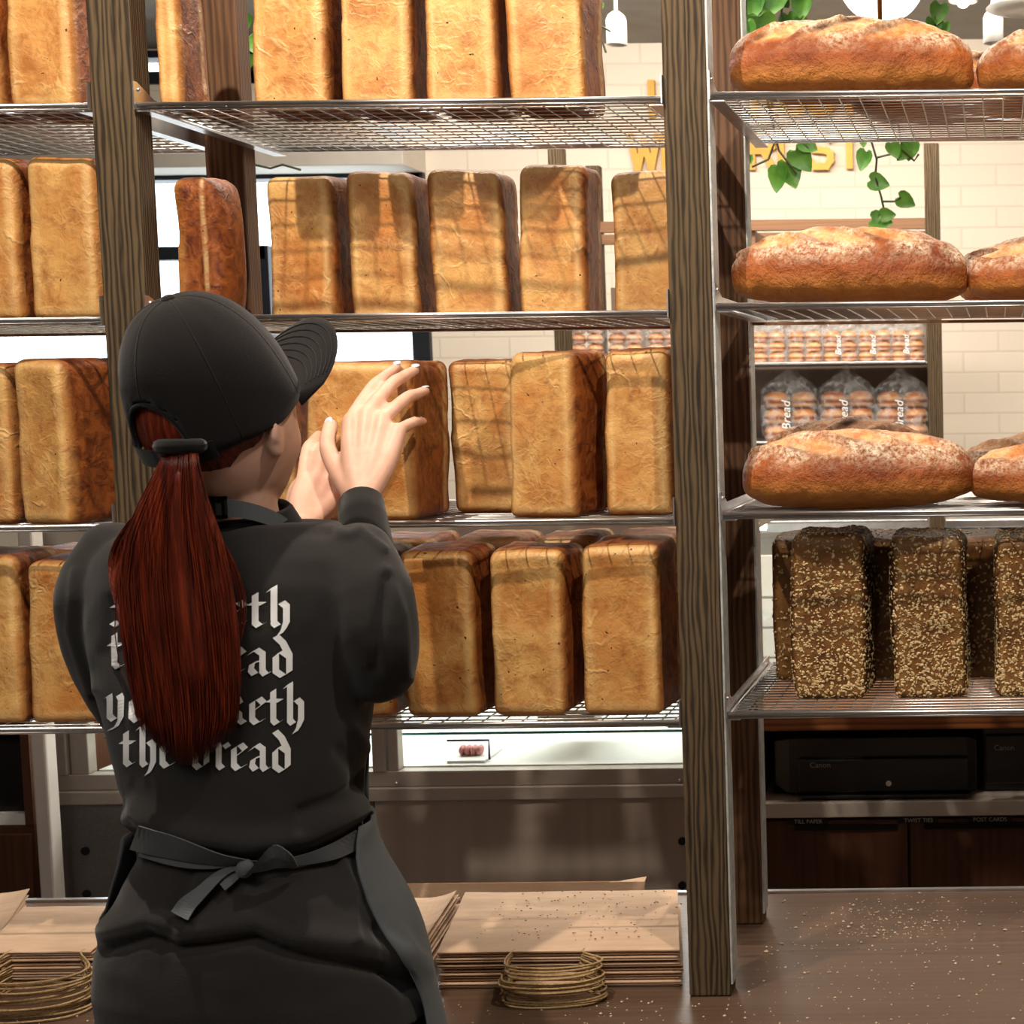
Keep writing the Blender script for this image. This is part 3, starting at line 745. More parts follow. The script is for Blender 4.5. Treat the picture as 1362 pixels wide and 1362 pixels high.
# shirt ---------------------------------------------------------------
mb = MB(); rings = []
for row in TORSO:
    cx, a, d_, z = ringinfo(row[0]); rings.append([sell(cx, YB, z, a, d_, 2*math.pi*j/48) for j in range(48)])
mb.loft(rings)
SLL = [(150,736,1.825,.040),(134,785,1.82,.050),(138,845,1.835,.049),(160,905,1.87,.046),(188,950,1.92,.044)]
SLR = [(478,738,1.825,.042),(492,785,1.81,.050),(502,840,1.805,.050),(502,888,1.83,.046)]
for S_ in (SLL, SLR): chain(mb, [P(x, y, Y) for x, y, Y, r in S_], [r for *_, r in S_], 24)
me = remesh(mb, .0048, 8, 'shirt')
CRE = [  # (polyline, width px, amount (+out), only-below flag)
 ([(140,1262),(200,1246),(236,1262),(285,1256),(340,1248),(372,1262),(420,1276),(500,1290),(556,1312)], 7, -.012),
 ([(140,1236),(200,1220),(240,1236),(290,1232),(345,1224),(400,1244),(500,1262),(552,1280)], 17, .010),
 ([(180,1085),(260,1112),(330,1122),(410,1112),(492,1070)], 17, .012),
 ([(184,1112),(260,1138),(330,1148),(400,1138),(490,1098)], 15, -.006),
 ([(250,1165),(238,1200),(228,1240)], 9, -.006), ([(345,1170),(330,1205),(390,1235)], 10, -.005),
 ([(452,1140),(468,1180),(470,1250)], 7, .006), ([(478,1150),(482,1190)], 5, .005),
 ([(520,1240),(528,1275),(556,1298),(560,1330)], 8, .008), ([(500,1235),(512,1285),(540,1318)], 8, -.006),
 ([(512,760),(534,820),(540,900)], 9, .006), ([(515,770),(506,830),(498,890)], 8, -.007),
 ([(452,1000),(480,1040),(496,1060)], 10, -.005), ([(470,970),(497,1010)], 9, .005), ([(400,1080),(450,1062),(490,1030)], 9, -.006),
 ([(100,760),(95,840),(120,920)], 7, .004), ([(150,800),(140,870),(175,940)], 9, -.006),
 ([(440,704),(465,712),(480,704)], 6, .005), ([(488,712),(510,730)], 6, .005), ([(170,700),(185,715)], 5, -.003), ([(150,1060),(180,1090)], 8, -.004)]
def fold(me, strength=1.0):
    ns = [v.normal.copy() for v in me.vertices]
    for v, n in zip(me.vertices, ns):
        d = .0035*nz(v.co, 9, 3) + .0012*nz(v.co, 30, 4)
        if n.y < .15:
            x, y = pix(v.co)
            for line, w, amt in CRE:
                best = 1e9
                for (x0, y0), (x1, y1) in zip(line, line[1:]):
                    dx, dy = x1-x0, y1-y0; t = max(0, min(1, ((x-x0)*dx + (y-y0)*dy)/(dx*dx+dy*dy))); q = (x-x0-t*dx)**2 + (y-y0-t*dy)**2
                    if q < best: best = q
                if best < (3*w)**2: d += amt * math.exp(-best/(w*w))
        v.co += n * d * strength
me.update(); fold(me)
def mesh_part(me, name, mat, parent=person, smooth=True):
    me.transform(Matrix.Translation(-root_loc)); me.materials.clear(); me.materials.append(mat)
    if smooth: me.polygons.foreach_set('use_smooth', [True]*len(me.polygons))
    o = bpy.data.objects.new(name, me); COL.objects.link(o); o.parent = parent; ORI[o.name] = root_loc.copy(); return o
bm = bmesh.new(); bm.from_mesh(me); SH = BVHTree.FromBMesh(bm); bm.free()
shirt = mesh_part(me, 'shirt', M_shirt)
def on_shirt(px, py, off=.0015):
    d = ray(px, py).normalized(); hit, n, _, _ = SH.ray_cast(CAM, d)
    if hit is None: return P(px, py, YB - .02), Vector((0, -1, 0))
    if n.dot(d) > 0: n = -n
    return hit + n * off, n
# blackletter print ----------------------------------------------------
NIB = (math.cos(R_(38)) * .125, math.sin(R_(38)) * .125)
G = {
 'i': [[(.02,.88),(.14,1),(.2,.86),(.2,.16),(.3,.02),(.42,.14)]],
 'h': [[(.06,1.45),(.2,1.62),(.2,.16),(.3,.03)], [(.2,.82),(.42,1.0),(.56,.84),(.56,.14),(.46,-.12)], [(.46,-.12),(.36,-.30)], [(.56,.3),(.50,.0)]],
 't': [[(.18,1.32),(.18,.16),(.3,.02),(.44,.14)], [(.02,.93),(.42,.93)]],
 'e': [[(.12,.84),(.12,.18),(.26,.02),(.5,.18)], [(.12,.84),(.34,1.0),(.5,.82),(.14,.48)]],
 'a': [[(.06,.80),(.26,1.0),(.46,.84),(.46,.16),(.56,.02),(.66,.12)], [(.46,.60),(.14,.44),(.1,.18),(.22,.02),(.46,.2)]],
 'b': [[(.06,1.45),(.16,1.6),(.16,.16),(.3,.0),(.54,.2),(.54,.78),(.40,1.0),(.16,.80)]],
 'd': [[(.12,1.55),(.34,1.30),(.54,.82),(.54,.18),(.34,.0),(.12,.18),(.12,.78),(.30,.98),(.54,.78)]],
 'r': [[(.04,.88),(.14,1),(.2,.86),(.2,.16),(.32,.02)], [(.2,.82),(.42,1.0),(.52,.86)]],
 'k': [[(.06,1.45),(.16,1.6),(.16,.16),(.28,.02)], [(.16,.78),(.38,1.0),(.48,.78),(.2,.54)], [(.24,.54),(.44,.36),(.46,.14),(.6,.02)]],
 'y': [[(.04,.9),(.14,1),(.16,.84),(.16,.18),(.3,.03),(.5,.2)], [(.46,1.02),(.52,.88),(.52,.1),(.36,-.26),(.16,-.34)]],
 'o': [[(.12,.82),(.12,.18),(.3,.0),(.52,.2),(.52,.82),(.34,1.0),(.12,.82)]],
 'u': [[(.04,.9),(.14,1),(.16,.84),(.16,.18),(.3,.03),(.5,.2)], [(.46,1.0),(.52,.86),(.52,.16),(.62,.02)]],
 'm': [[(.02,.88),(.14,1),(.14,.16),(.24,.02)], [(.14,.82),(.34,1),(.44,.86),(.44,.16),(.54,.02)], [(.44,.82),(.64,1),(.74,.86),(.74,.16),(.86,.02)]],
 'I': [[(.1,1.4),(.3,1.5),(.36,1.3),(.36,.2),(.2,.0),(.02,.14)], [(.02,.8),(.5,.8)]], ' ': []}
ADV = {'m': .98, ' ': .42, 't': .52, 'r': .58, 'e': .62, 'I': .66}
pr_ = MB()
def print_row(txt, x0, x1, yb0, yb1, xh):
    tot = sum(ADV.get(c, .74) for c in txt); u = (x1 - x0) / tot; x = x0
    for ch in txt:
        for st in G[ch]:
            pts = []
            for (a0, c0), (a1, c1) in zip(st, st[1:]):
                n = max(1, int(math.hypot(a1-a0, c1-c0) / .12))
                pts += [(a0 + (a1-a0)*i/n, c0 + (c1-c0)*i/n) for i in range(n)]
            pts.append(st[-1])
            vs = []
            for (a0, c0) in pts:
                for sg in (-1, 1):
                    uu = x + (a0 + sg*NIB[0]) * u * .98; base = yb0 + (yb1-yb0) * (uu-x0)/(x1-x0)
                    vs.append(on_shirt(uu, base - (c0 + sg*NIB[1]) * xh, .0014)[0])
            pr_.add(vs, [(2*i, 2*i+1, 2*i+3, 2*i+2) for i in range(len(pts)-1)])
        x += ADV.get(ch, .74) * u
print_row('I baketh', 150, 390, 832, 834, 33)
print_row('the bread', 146, 394, 888, 900, 34)
print_row('you taketh', 141, 408, 958, 964, 34)
print_row('the bread', 162, 391, 1018, 1026, 34)
pr_.build2('printed_verse', M_inkw, shirt, root_loc, label='four lines of white blackletter print')
# body -----------------------------------------------------------------
HY = 1.80
YAW, HP, CPIT = R_(19), R_(4), R_(26)
def frame(yaw, pit, roll=0):
    f = Vector((math.sin(yaw)*math.cos(pit), math.cos(yaw)*math.cos(pit), math.sin(pit))); x = Vector((math.cos(yaw), -math.sin(yaw), 0)); u = x.cross(f)
    M = Matrix((x, f, u)).transposed(); return M
CC = P(290, 544, HY)
HM = frame(YAW, HP); CM = frame(YAW, CPIT)
HC = CC + Vector((.004, .004, -.022))
body = MB(); rings = []
NU, NV = 40, 40
def headpt(d):
    x, y, z = d; p = Vector((x*.073, y*.092, z*.112))
    if z < 0:
        k = (-z)**1.3; p.x *= 1 - .30*k; p.y += .022*k; p.y *= 1 - .12*k
    if y > 0:
        p.y -= .012*(y**2)*(1 - abs(z))*.6
        p.y += .020*math.exp(-((x/.16)**2 + ((z+.16)/.22)**2))                 # nose
        p.y += .006*math.exp(-((x/.3)**2 + ((z+.48)/.10)**2))                 # mouth
        p.y += .008*math.exp(-((x/.28)**2 + ((z+.82)/.16)**2))                # chin
        for s in (-1, 1): p.y -= .010*math.exp(-(((x-s*.38)/.17)**2 + ((z-.06)/.12)**2))
        p.y += .004*math.exp(-((z-.26)/.1)**2)
        for s in (-1, 1): p += Vector((s*.004, .002, 0))*math.exp(-(((x-s*.7)/.2)**2 + ((z+.25)/.2)**2))
    else: p.y *= 1.02
    return p
for i in range(NU+1):
    th = math.pi*min(max(i/NU, .01), .99)
    rings.append([HC + HM @ headpt((math.sin(th)*math.cos(2*math.pi*j/NV), math.sin(th)*math.sin(2*math.pi*j/NV), -math.cos(th))) for j in range(NV)])
body.loft(rings)
for s in (-1, 1):   # ears
    M_ = HM @ Matrix.Rotation(s*.35, 3, 'Z')
    c = HC + HM @ Vector((s*.073, .004, -.012)); 
    body.ball(c + M_ @ Vector((0, 0, 0)), (.008, .015, .026), 16, 12, M_)
    body.ball(c + M_ @ Vector((s*.004, -.010, .008)), (.006, .009, .018), 12, 10, M_)
neck0, neck1 = P(322, 716, 1.835), HC + HM @ Vector((.004, .004, -.045))
chain(body, [neck0 - Vector((0, 0, .06)), neck0, (neck0+neck1)/2, neck1], [.054, .047, .043, .046], 20)
rings = []
for row in TORSO[1:-2]:
    cx, a, d_, z = ringinfo(row[0]); rings.append([sell(cx, YB, z, a*.86 - .004, d_*.86 - .004, 2*math.pi*j/32) for j in range(32)])
body.loft(rings)
ELB_R, WR_R = P(503, 888, 1.85), P(481, 672, 2.10)
ELB_L, WR_L = P(182, 935, 1.92), P(398, 706, 2.11)
chain(body, [P(470,745,1.825), P(494,815,1.81), ELB_R], [.040, .038, .034], 16)
chain(body, [P(155,745,1.825), P(140,840,1.84), ELB_L], [.040, .038, .034], 16)
chain(body, [ELB_R, ELB_R*.5 + WR_R*.5, WR_R], [.034, .032, .024], 16)
chain(body, [ELB_L, ELB_L*.5 + WR_L*.5, WR_L], [.034, .032, .024], 16)
NAILS = []; M_nail = simple('pale_blue_nail', (198, 206, 226), (190, 198, 220), .25)
def hand(wr, palm, kn, tips, mids, thumb, radii=(.0092,.0096,.0092,.0080), back=Vector((0, -1, .1))):
    k4 = [P(*k) for k in kn]
    # palm: five rays from wrist to knuckles fused into one slab
    for i, k in enumerate(k4):
        w_ = wr + (k - wr) * .12 + (k4[i] - (k4[0]+k4[3])/2) * .28
        chain(body, [wr, w_ + (k - w_) * .45, k], [.017, .0150, .0118], 12)
    for i in range(3): chain(body, [k4[i]*.55 + wr*.45, k4[i+1]*.55 + wr*.45], [.015, .015], 12)
    for k, t_, m_, r in zip(k4, tips, mids, radii):
        T_, M2 = P(*t_), P(*m_); ch = (M2 + T_)/2 + back*.002
        chain(body, [k, M2, ch, T_], [r*1.18, r*1.05, r*.98, r*.78], 12); NAILS.append((T_, (T_ - ch).normalized(), r, back))
    th = [P(*t_) for t_ in thumb]
    chain(body, [wr*.6 + th[0]*.4] + th, [.017] + [.0145, .0118, .0105, .0085][:len(th)], 12); NAILS.append((th[-1], (th[-1]-th[-2]).normalized(), .0105, back))
hand(WR_R, None, [(466,560,2.175),(488,551,2.185),(510,556,2.185),(530,572,2.18)],
     [(528,488,2.330),(552,492,2.333),(566,520,2.333),(563,560,2.325)],
     [(494,517,2.245),(520,512,2.255),(540,530,2.255),(549,562,2.245)],
     [(452,630,2.135),(436,596,2.165),(440,566,2.20)])
hand(WR_L, None, [(404,640,2.17),(420,636,2.18),(437,642,2.185),(452,655,2.18)],
     [(424,578,2.325),(446,582,2.330),(466,602,2.332),(474,630,2.325)],
     [(409,600,2.245),(430,598,2.252),(450,612,2.254),(463,638,2.248)],
     [(392,676,2.15),(396,650,2.18),(410,634,2.215)])
HIPZ = ringinfo(1356)[3]; hx = ringinfo(1356)[0]
for s in (-1, 1):
    chain(body, [Vector((hx + s*.085, YB, HIPZ + .06)), Vector((hx + s*.095, YB - .01, .48)), Vector((hx + s*.10, YB + .01, .10)), Vector((hx + s*.10, YB + .01, .07))], [.085, .056, .038, .036], 20)
    chain(body, [Vector((hx + s*.10, YB + .01, .055)), Vector((hx + s*.11, YB + .13, .04))], [.036, .03], 16)
bme = remesh(body, .0036, 3, 'body')
mesh_part(bme, 'body', M_skin)
for T_, d_, r, bk in NAILS[:5]:
    nl = MB()
    n_ = (bk - d_*bk.dot(d_)).normalized(); w_ = d_.cross(n_); M_ = Matrix((w_, d_, n_)).transposed()
    nl.ball(T_ + n_*r*.72 + d_*r*.1, (r*.62, r*.95, r*.16), 12, 8, M_); nl.build2('fingernail', M_nail, person, root_loc, smooth=True, label='pale blue painted fingernails')
# undersleeves, trousers, shoes
us_ = MB(); 
for e, w_ in ((ELB_R, WR_R), (ELB_L, WR_L)):
    us_ = MB(); us_.tube([e, e*.5 + w_*.5, e*.12 + w_*.88, w_ + (w_-e).normalized()*.004], [.043, .040, .032, .030], 24)
    us_.build2('black_undersleeve', M_blk, person, root_loc, smooth=True)
for s in (-1, 1):
    tr_ = MB(); chain(tr_, [Vector((hx + s*.085, YB, HIPZ + .03)), Vector((hx + s*.097, YB - .01, .48)), Vector((hx + s*.10, YB + .005, .12))], [.100, .075, .062], 24)
    tr_.build2('trouser_leg', M_blk, person, root_loc, smooth=True)
    sh_ = MB(); rings = []
    for t, w_, h_ in ((0, .03, .05), (.05, .042, .075), (.3, .045, .078), (.55, .048, .062), (.85, .046, .045), (1, .028, .028)):
        y = YB - .055 + .27*t; rings.append([Vector((hx + s*.105 + w_*math.cos(a), y, max(0, h_/2 + h_/2*1.1*math.sin(a)))) for a in [2*math.pi*j/20 for j in range(20)]])
    sh_.loft(rings); sh_.build2('shoe', M_black, person, root_loc, smooth=True)
# collar + apron neck strap --------------------------------------------
col = MB(); rings = []
for k, (dz, r) in enumerate(((-.030, .060), (-.006, .055), (.012, .0525), (.019, .0530), (.015, .057), (-.002, .066), (-.030, .076))):
    rings.append([P(322, 697, 1.822) + Vector((r*1.02*math.cos(a), r*.95*math.sin(a), dz - .010*math.sin(a)*-1)) for a in [2*math.pi*j/40 for j in range(40)]])
col.loft(rings, True, False); col.build2('collar', M_blk, person, root_loc, smooth=True)
stp = MB(); ring = []
c0 = P(320, 668, 1.815)
pts = [c0 + Vector((.055*math.sin(a)*1.02, -.054*math.cos(a), -.002 - .03*(1-math.cos(a)))) for a in [R_(-110 + 220*i/24) for i in range(25)]]
rings = [[p + Vector((0, 0, .010)), p + Vector((0, 0, -.010)), p + (p-c0).normalized()*.002 + Vector((0, 0, -.010)), p + (p-c0).normalized()*.002 + Vector((0, 0, .010))] for p in pts]
stp.loft(rings); strap = stp.build2('neck_strap', M_apron, person, root_loc, label='grey apron strap around the neck')
bk_ = MB(); c = pts[12] + Vector((-.004, -.004, 0)); M_ = Matrix.Translation(c)
for a, b2 in (((-.016,-.003,-.013),(.016,.003,-.009)), ((-.016,-.003,.009),(.016,.003,.013)), ((-.016,-.003,-.013),(-.012,.003,.013)), ((.012,-.003,-.013),(.016,.003,.013)), ((-.002,-.003,-.013),(.002,.003,.013))): bk_.box(a, b2, M_)
bk_.build2('buckle', M_black, strap, root_loc)
# cap -------------------------------------------------------------------
cap = MB(); NA, NT = 72, 20; RX, RY, RZ = .086, .099, .140
def domept(a, t, off=0):     # a around (0 = right, 90 = front), t 0 rim .. 1 top
    ph = t * math.pi/2; rr = math.cos(ph)**.82; zz = math.sin(ph)**1.0
    seam = 1 - .010*max(0, 1 - abs(((math.degrees(a) - 90) % 60) - 0)/2.2, 1 - abs(((math.degrees(a) - 90) % 60) - 60)/2.2)*(1 - t)
    sag = -.018*(1-t)**2 * (1 - max(0, math.sin(a)))          # sides and back come lower than the front
    wr_ = 1 + .014*nz((math.cos(a), math.sin(a), t*1.5), 2.4, 8) * (1 - t*.5)
    return Vector(((RX+off)*rr*math.cos(a)*seam*wr_, (RY+off)*rr*math.sin(a)*seam*wr_, RZ*zz*wr_ + off*zz + sag))
vid = {}; vs = []; fs = []
for i in range(NT+1):
    for j in range(NA):
        vid[i, j] = len(vs); vs.append(domept(2*math.pi*j/NA, min(i/NT, .995)))
OPEN_T, OPEN_A = .23, R_(27)
for i in range(NT):
    for j in range(NA):
        a = 2*math.pi*(j+.5)/NA; da = abs((a - 3*math.pi/2)); t = (i+.5)/NT
        if t > .055 and (da/OPEN_A)**2 + ((t-.055)/OPEN_T)**2 < 1: continue
        k = (j+1) % NA; fs.append((vid[i,j], vid[i,k], vid[i+1,k], vid[i+1,j]))
fs.append(tuple(vid[NT, j] for j in range(NA)))
cap.add([CC + CM @ v for v in vs], fs)
capo = cap.build2('cap', M_cap, person, root_loc, smooth=True)
sd = capo.modifiers.new('s', 'SOLIDIFY'); sd.thickness = .002; sd.offset = 1
bt = MB(); bt.ball(CC + CM @ Vector((0, 0, RZ + .001)), (.009, .009, .005), 16, 8, CM); bt.build2('cap_button', M_cap, capo, root_loc, smooth=True)
for k in range(6):
    sm_ = MB(); a = R_(90 + 60*k); t0 = .30 if k == 3 else .02
    sm_.tube([CC + CM @ domept(a, t0 + (.985-t0)*i/16, .0012) for i in range(17)], .0016, 6); sm_.build2('seam', M_cap, capo, root_loc, smooth=True)
ed = MB(); pts = []
for i in range(25):
    q = math.pi*i/24; a = 3*math.pi/2 - OPEN_A*math.cos(q); t = .055 + OPEN_T*math.sin(q); pts.append(CC + CM @ domept(a, t, .001))
ed.tube(pts, .0028, 6); ed.build2('opening_trim', M_blk, capo, root_loc, smooth=True)
br_ = MB(); rows = []
for i in range(31):
    s_ = -1 + 2*i/30; a = R_(90 + 62*s_); inner = domept(a, .0, -.001); inner = Vector((inner.x, inner.y, inner.z))
    row = []
    for k in range(9):
        t = k/8; ext = .096*math.sqrt(max(0, 1 - abs(s_)**3.2))
        row.append(Vector((inner.x*(1 + .02*t), inner.y + ext*t, inner.z + .004 - .012*abs(s_)**2*t + .030*t*(1-abs(s_)**2) )))
    rows.append(row)
top_ = [[CC + CM @ p for p in r] for r in rows]; bot_ = [[CC + CM @ (p - Vector((0, 0, .003))) for p in r] for r in rows]
loopr = [t_ + b_[::-1] for t_, b_ in zip(top_, bot_)]
br_.loft(loopr, True, True); brim = br_.build2('cap_brim', M_cap, capo, root_loc, smooth=True)
for k in (2, 3, 4, 5, 6, 7):
    st_ = MB(); st_.tube([r[k] + CM @ Vector((0, 0, .0008)) for r in top_[2:-2]], .0007, 4); st_.build2('stitching', M_cap, capo, root_loc)
# hair ------------------------------------------------------------------
hr = MB(); rings = []
for i in range(25):
    th = math.pi*min(max(i/24, .01), .99); ring = []
    for j in range(36):
        a = 2*math.pi*j/36; d = (math.sin(th)*math.cos(a), math.sin(th)*math.sin(a), -math.cos(th))
        ring.append(HC + HM @ Vector((d[0]*.077, d[1]*(.086 if d[1] > 0 else .092) - .010, d[2]*(.099 if d[1] < -.3 and d[2] < 0 else .092) + .024)))
    rings.append(ring)
hr.loft(rings); hairo = hr.build2('hair', M_hair, person, root_loc, smooth=True)
rs = random.Random(5)
PT = P(240, 598, 1.690)
def ptx(t, u):      # centre line and half width at t 0..1 (px)
    ks = [(0, 598, 240, 20), (.07, 625, 237, 28), (.17, 668, 232, 44), (.28, 715, 230, 62), (.42, 775, 233, 74), (.58, 840, 240, 77), (.74, 905, 247, 73), (.88, 962, 251, 66), (1, 1018, 250, 46)]
    for k in range(len(ks)-1):
        if ks[k][0] <= t <= ks[k+1][0]:
            f = (t-ks[k][0])/(ks[k+1][0]-ks[k][0]); f = f*f*(3-2*f)*.4 + f*.6; q = [ks[k][i]*(1-f) + ks[k+1][i]*f for i in range(4)]; return q[2] + u*q[3], q[1]
    return ks[-1][2] + u*ks[-1][3], ks[-1][1]
def hy(t, w): # depth of the tail: leaves the head, falls onto the back
    return (1.690 + (.0)*t) + .020*min(1, t*2.5) - .012*math.sin(math.pi*min(1, t*1.2)) - w
core = MB(); rings = []
for i in range(29):
    t = i/28*.80; ring = []
    for j in range(28):
        a = 2*math.pi*j/28; x, y = ptx(t, math.cos(a)*(.90 if t > .1 else .97)); th_ = .020*(1 if t > .08 else .75)*(1 - .6*max(0, t-.7)/.3)
        ring.append(P(x, y, hy(t, th_*math.sin(a)*(1+.12*math.sin(a*9+t*3)))))
    rings.append(ring)
core.loft(rings)
for s_i in range(1300):
    u = rs.uniform(-1, 1); u = math.copysign(abs(u)**.85, u); w = rs.uniform(-.3, 1)
    tend = 1.0 - .10*abs(u)**2 - rs.uniform(0, .16)*rs.random(); ph = rs.uniform(0, 6.3); am = rs.uniform(0, .05) + (.10 if rs.random() < .05 else 0)
    pts = []; n = 15; r0 = rs.uniform(.0005, .0011)
    for k in range(n+1):
        t = tend*k/n; x, y = ptx(t, u*(1 + am*math.sin(ph + 5*t))); prof = math.sqrt(max(0, 1 - min(1, abs(u))**2))
        pts.append(P(x + 1.5*math.sin(ph + 9*t), y, hy(t, (.018 if t > .06 else .012)*w*prof + .003)))
    core.tube(pts, [r0]*(n-2) + [r0*.8, r0*.5, r0*.15], 4)
for s_i in range(150):   # stray strands over the left shoulder and a loop on the right
    left = s_i < 138; ph = rs.uniform(0, 1)
    f_ = rs.random()
    L_ = lambda a, b: (a[0]*(1-f_) + b[0]*f_, a[1]*(1-f_) + b[1]*f_)
    if left: px_ = [(224,640), L_((206,680),(200,668)), L_((190,706),(172,692)), L_((182,740),(152,718)), L_((172,790),(144,752)), L_((166,830),(150,796)), L_((166,870),(166,836))]; px_ = [(a_ + rs.uniform(-4, 4), b_ + rs.uniform(-4, 4)) for a_, b_ in px_]
    else: px_ = [(262,650), L_((280,700),(292,712)), L_((296,750),(316,744)), L_((304,800),(336,790)), L_((306,850),(332,830)), L_((308,880),(318,860))]
    pts = []
    for a0, a1 in zip(px_, px_[1:]):
        for k in range(4): pts.append((a0[0]*(1-k/4)+a1[0]*k/4, a0[1]*(1-k/4)+a1[1]*k/4))
    q = []
    for i, (x, y) in enumerate(pts):
        hp = on_shirt(x, max(y, 730), .005)[0]; kk = min(1, i/(len(pts)*.6)); q.append(P(x, y, 1.688*(1-kk) + (min(hp.y, 1.755) - .004 - .006*ph)*kk))
    for _ in range(5): q = [q[0]] + [(q[i-1]+q[i]*2+q[i+1])/4 for i in range(1, len(q)-1)] + [q[-1]]
    core.tube(q, .0006, 4)
tail = core.build2('ponytail', M_hair, person, root_loc, smooth=True)
tie = MB(); rings = []
for i in range(13):
    a = 2*math.pi*i/12
    rings.append([PT + Vector((.022*math.cos(a)*(1+.28*math.cos(q)), .020*math.sin(a)*(1+.28*math.cos(q)), .008*math.sin(q)+.004)) for q in [2*math.pi*j/8 for j in range(8)]])
tie.loft(rings, True, False); tie.build2('hair_tie', M_blk, person, root_loc, smooth=True)
bd = MB(); rr = []
for i in range(21):
    a = R_(270 - 42 + 84*i/20); p0 = domept(a, 0, .002) ; rr.append([CC + CM @ (p0 + Vector(q)) for q in ((0, 0, .016), (0, 0, -.006))])
vsb = [v for r in rr for v in r]; bd.add(vsb, [(2*i, 2*i+1, 2*i+3, 2*i+2) for i in range(20)]); so = bd.build2('cap_strap', M_blk, capo, root_loc)
sm2 = so.modifiers.new('s', 'SOLIDIFY'); sm2.thickness = .002
# apron -----------------------------------------------------------------
ER = [(1095,486),(1125,482),(1160,500),(1200,522),(1240,543),(1290,562),(1330,574),(1362,582),(1420,590)]
EL = [(1095,190),(1120,200),(1150,182),(1190,152),(1210,143),(1260,128),(1420,120)]
def itp(tb, y):
    for (y0, x0), (y1, x1) in zip(tb, tb[1:]):
        if y0 <= y <= y1: return x0 + (x1-x0)*(y-y0)/(y1-y0)
    return tb[0][1] if y < tb[0][0] else tb[-1][1]
ap = MB(); rings = []; NP = 60
for k in range(25):
    py = 1098 + (1500-1098)*k/24; cx, a, d_, z = ringinfo(py)
    if py > 1356: z = ringinfo(1356)[3] - (py-1356)/1090; a = ringinfo(1356)[1] + .01
    a += .014; d_ += .014
    def ang(xp):
        s = max(-.999, min(.999, (P(xp, py, YB).x - cx)/a)); return math.asin(math.copysign(abs(s)**(SE/2), s))
    aR = ang(itp(ER, py)); aL = ang(itp(EL, py)); aL = aL if itp(EL, py) > 130 else -math.pi/2*.97
    ring = []
    for j in range(NP+1):
        th = aR + (2*math.pi + aL - aR)*j/NP; wob = 1 + .010*math.sin(7*th + py*.012)*min(1, (py-1098)/120)
        ring.append(sell(cx, YB, z, a*wob, d_*wob, th))
    rings.append(ring)
ap.loft(rings, False, False)
b1 = MB(); rings = []
for k in range(15):
    py = 1100 - (1100-770)*k/14; cx, a, d_, z = ringinfo(py); a += .012; d_ += .012; w_ = R_(46 - 12*k/14)
    rings.append([sell(cx, YB, z, a, d_, math.pi - w_ + 2*w_*j/20) for j in range(21)])
ap.loft(rings, False, False)
for i, v in enumerate(ap.v):
    hit, n, _, _ = SH.find_nearest(v)
    if hit is not None and (v - hit).dot(n) < .006: ap.v[i] = hit + n*.0065
W61 = NP + 1
for _ in range(5):
    nv = list(ap.v)
    for k in range(1, 24):
        for j in range(1, NP): i = k*W61 + j; nv[i] = (ap.v[i]*2 + ap.v[i-1] + ap.v[i+1] + ap.v[i-W61] + ap.v[i+W61])/6
        for j in (0, NP): i = k*W61 + j; nv[i] = (ap.v[i]*2 + ap.v[i-W61] + ap.v[i+W61])/4
    ap.v = nv
for i, v in enumerate(ap.v):
    hit, n, _, _ = SH.find_nearest(v)
    if hit is not None and (v - hit).dot(n) < .008: ap.v[i] = hit + n*.0085
apo = ap.build2('apron', M_apron, person, root_loc, smooth=True)
sd = apo.modifiers.new('s', 'SOLIDIFY'); sd.thickness = .003; sd.offset = 1
def ribbon(name, pl, wds, off=.005, mat=M_apron, parent=None, lab=None, th=.0025):
    pts = []
    for (x0, y0), (x1, y1), w0, w1 in zip(pl, pl[1:], wds, wds[1:]):
        for k in range(5): t = k/5; pts.append((x0+(x1-x0)*t, y0+(y1-y0)*t, w0+(w1-w0)*t))
    pts.append((*pl[-1], wds[-1])); rings = []
    for i, (x, y, w) in enumerate(pts):
        a_, c_ = pts[max(i-1, 0)], pts[min(i+1, len(pts)-1)]; dx, dy = c_[0]-a_[0], c_[1]-a_[1]; q = math.hypot(dx, dy); nx_, ny_ = -dy/q, dx/q
        o1, n1 = on_shirt(x + nx_*w/2, y + ny_*w/2, off); o2, n2 = on_shirt(x - nx_*w/2, y - ny_*w/2, off)
        m1, _ = on_shirt(x, y, off); mid_ = (o1+o2)/2; yy = min(m1.y, mid_.y) ; md_ = Vector((mid_.x, yy, mid_.z)); nn = Vector((0, -1, 0))
        rings.append([o1, md_, o2, o2 + nn*th, md_ + nn*th, o1 + nn*th])
    for _ in range(3): rings = [rings[0]] + [[(a_ + b_*2 + c_)/4 for a_, b_, c_ in zip(rings[i-1], rings[i], rings[i+1])] for i in range(1, len(rings)-1)] + [rings[-1]]
    r_ = MB(); r_.loft(rings); return r_.build2(name, mat, parent or person, root_loc, smooth=False, label=lab)
ribbon('waist_tie', [(186,1112),(215,1120),(262,1132),(300,1140),(328,1141)], [34,32,26,18,10], .006)
ribbon('waist_tie', [(192,1130),(235,1144),(285,1150),(328,1143)], [14,12,11,8], .004)
ribbon('waist_tie', [(333,1142),(372,1145),(410,1140),(446,1129),(476,1112)], [10,16,24,30,32], .007)
ribbon('tie_tail', [(325,1145),(300,1162),(280,1182),(262,1200),(249,1222)], [10,13,17,21,23], .012)
ribbon('tie_tail', [(334,1148),(318,1164),(300,1178)], [8,12,16], .008)
ribbon('bow_loop', [(332,1143),(348,1134),(366,1126),(384,1127),(392,1133)], [8,12,13,11,4], .020)
ribbon('bow_loop', [(334,1147),(356,1148),(378,1142),(392,1133)], [7,11,11,5], .011)
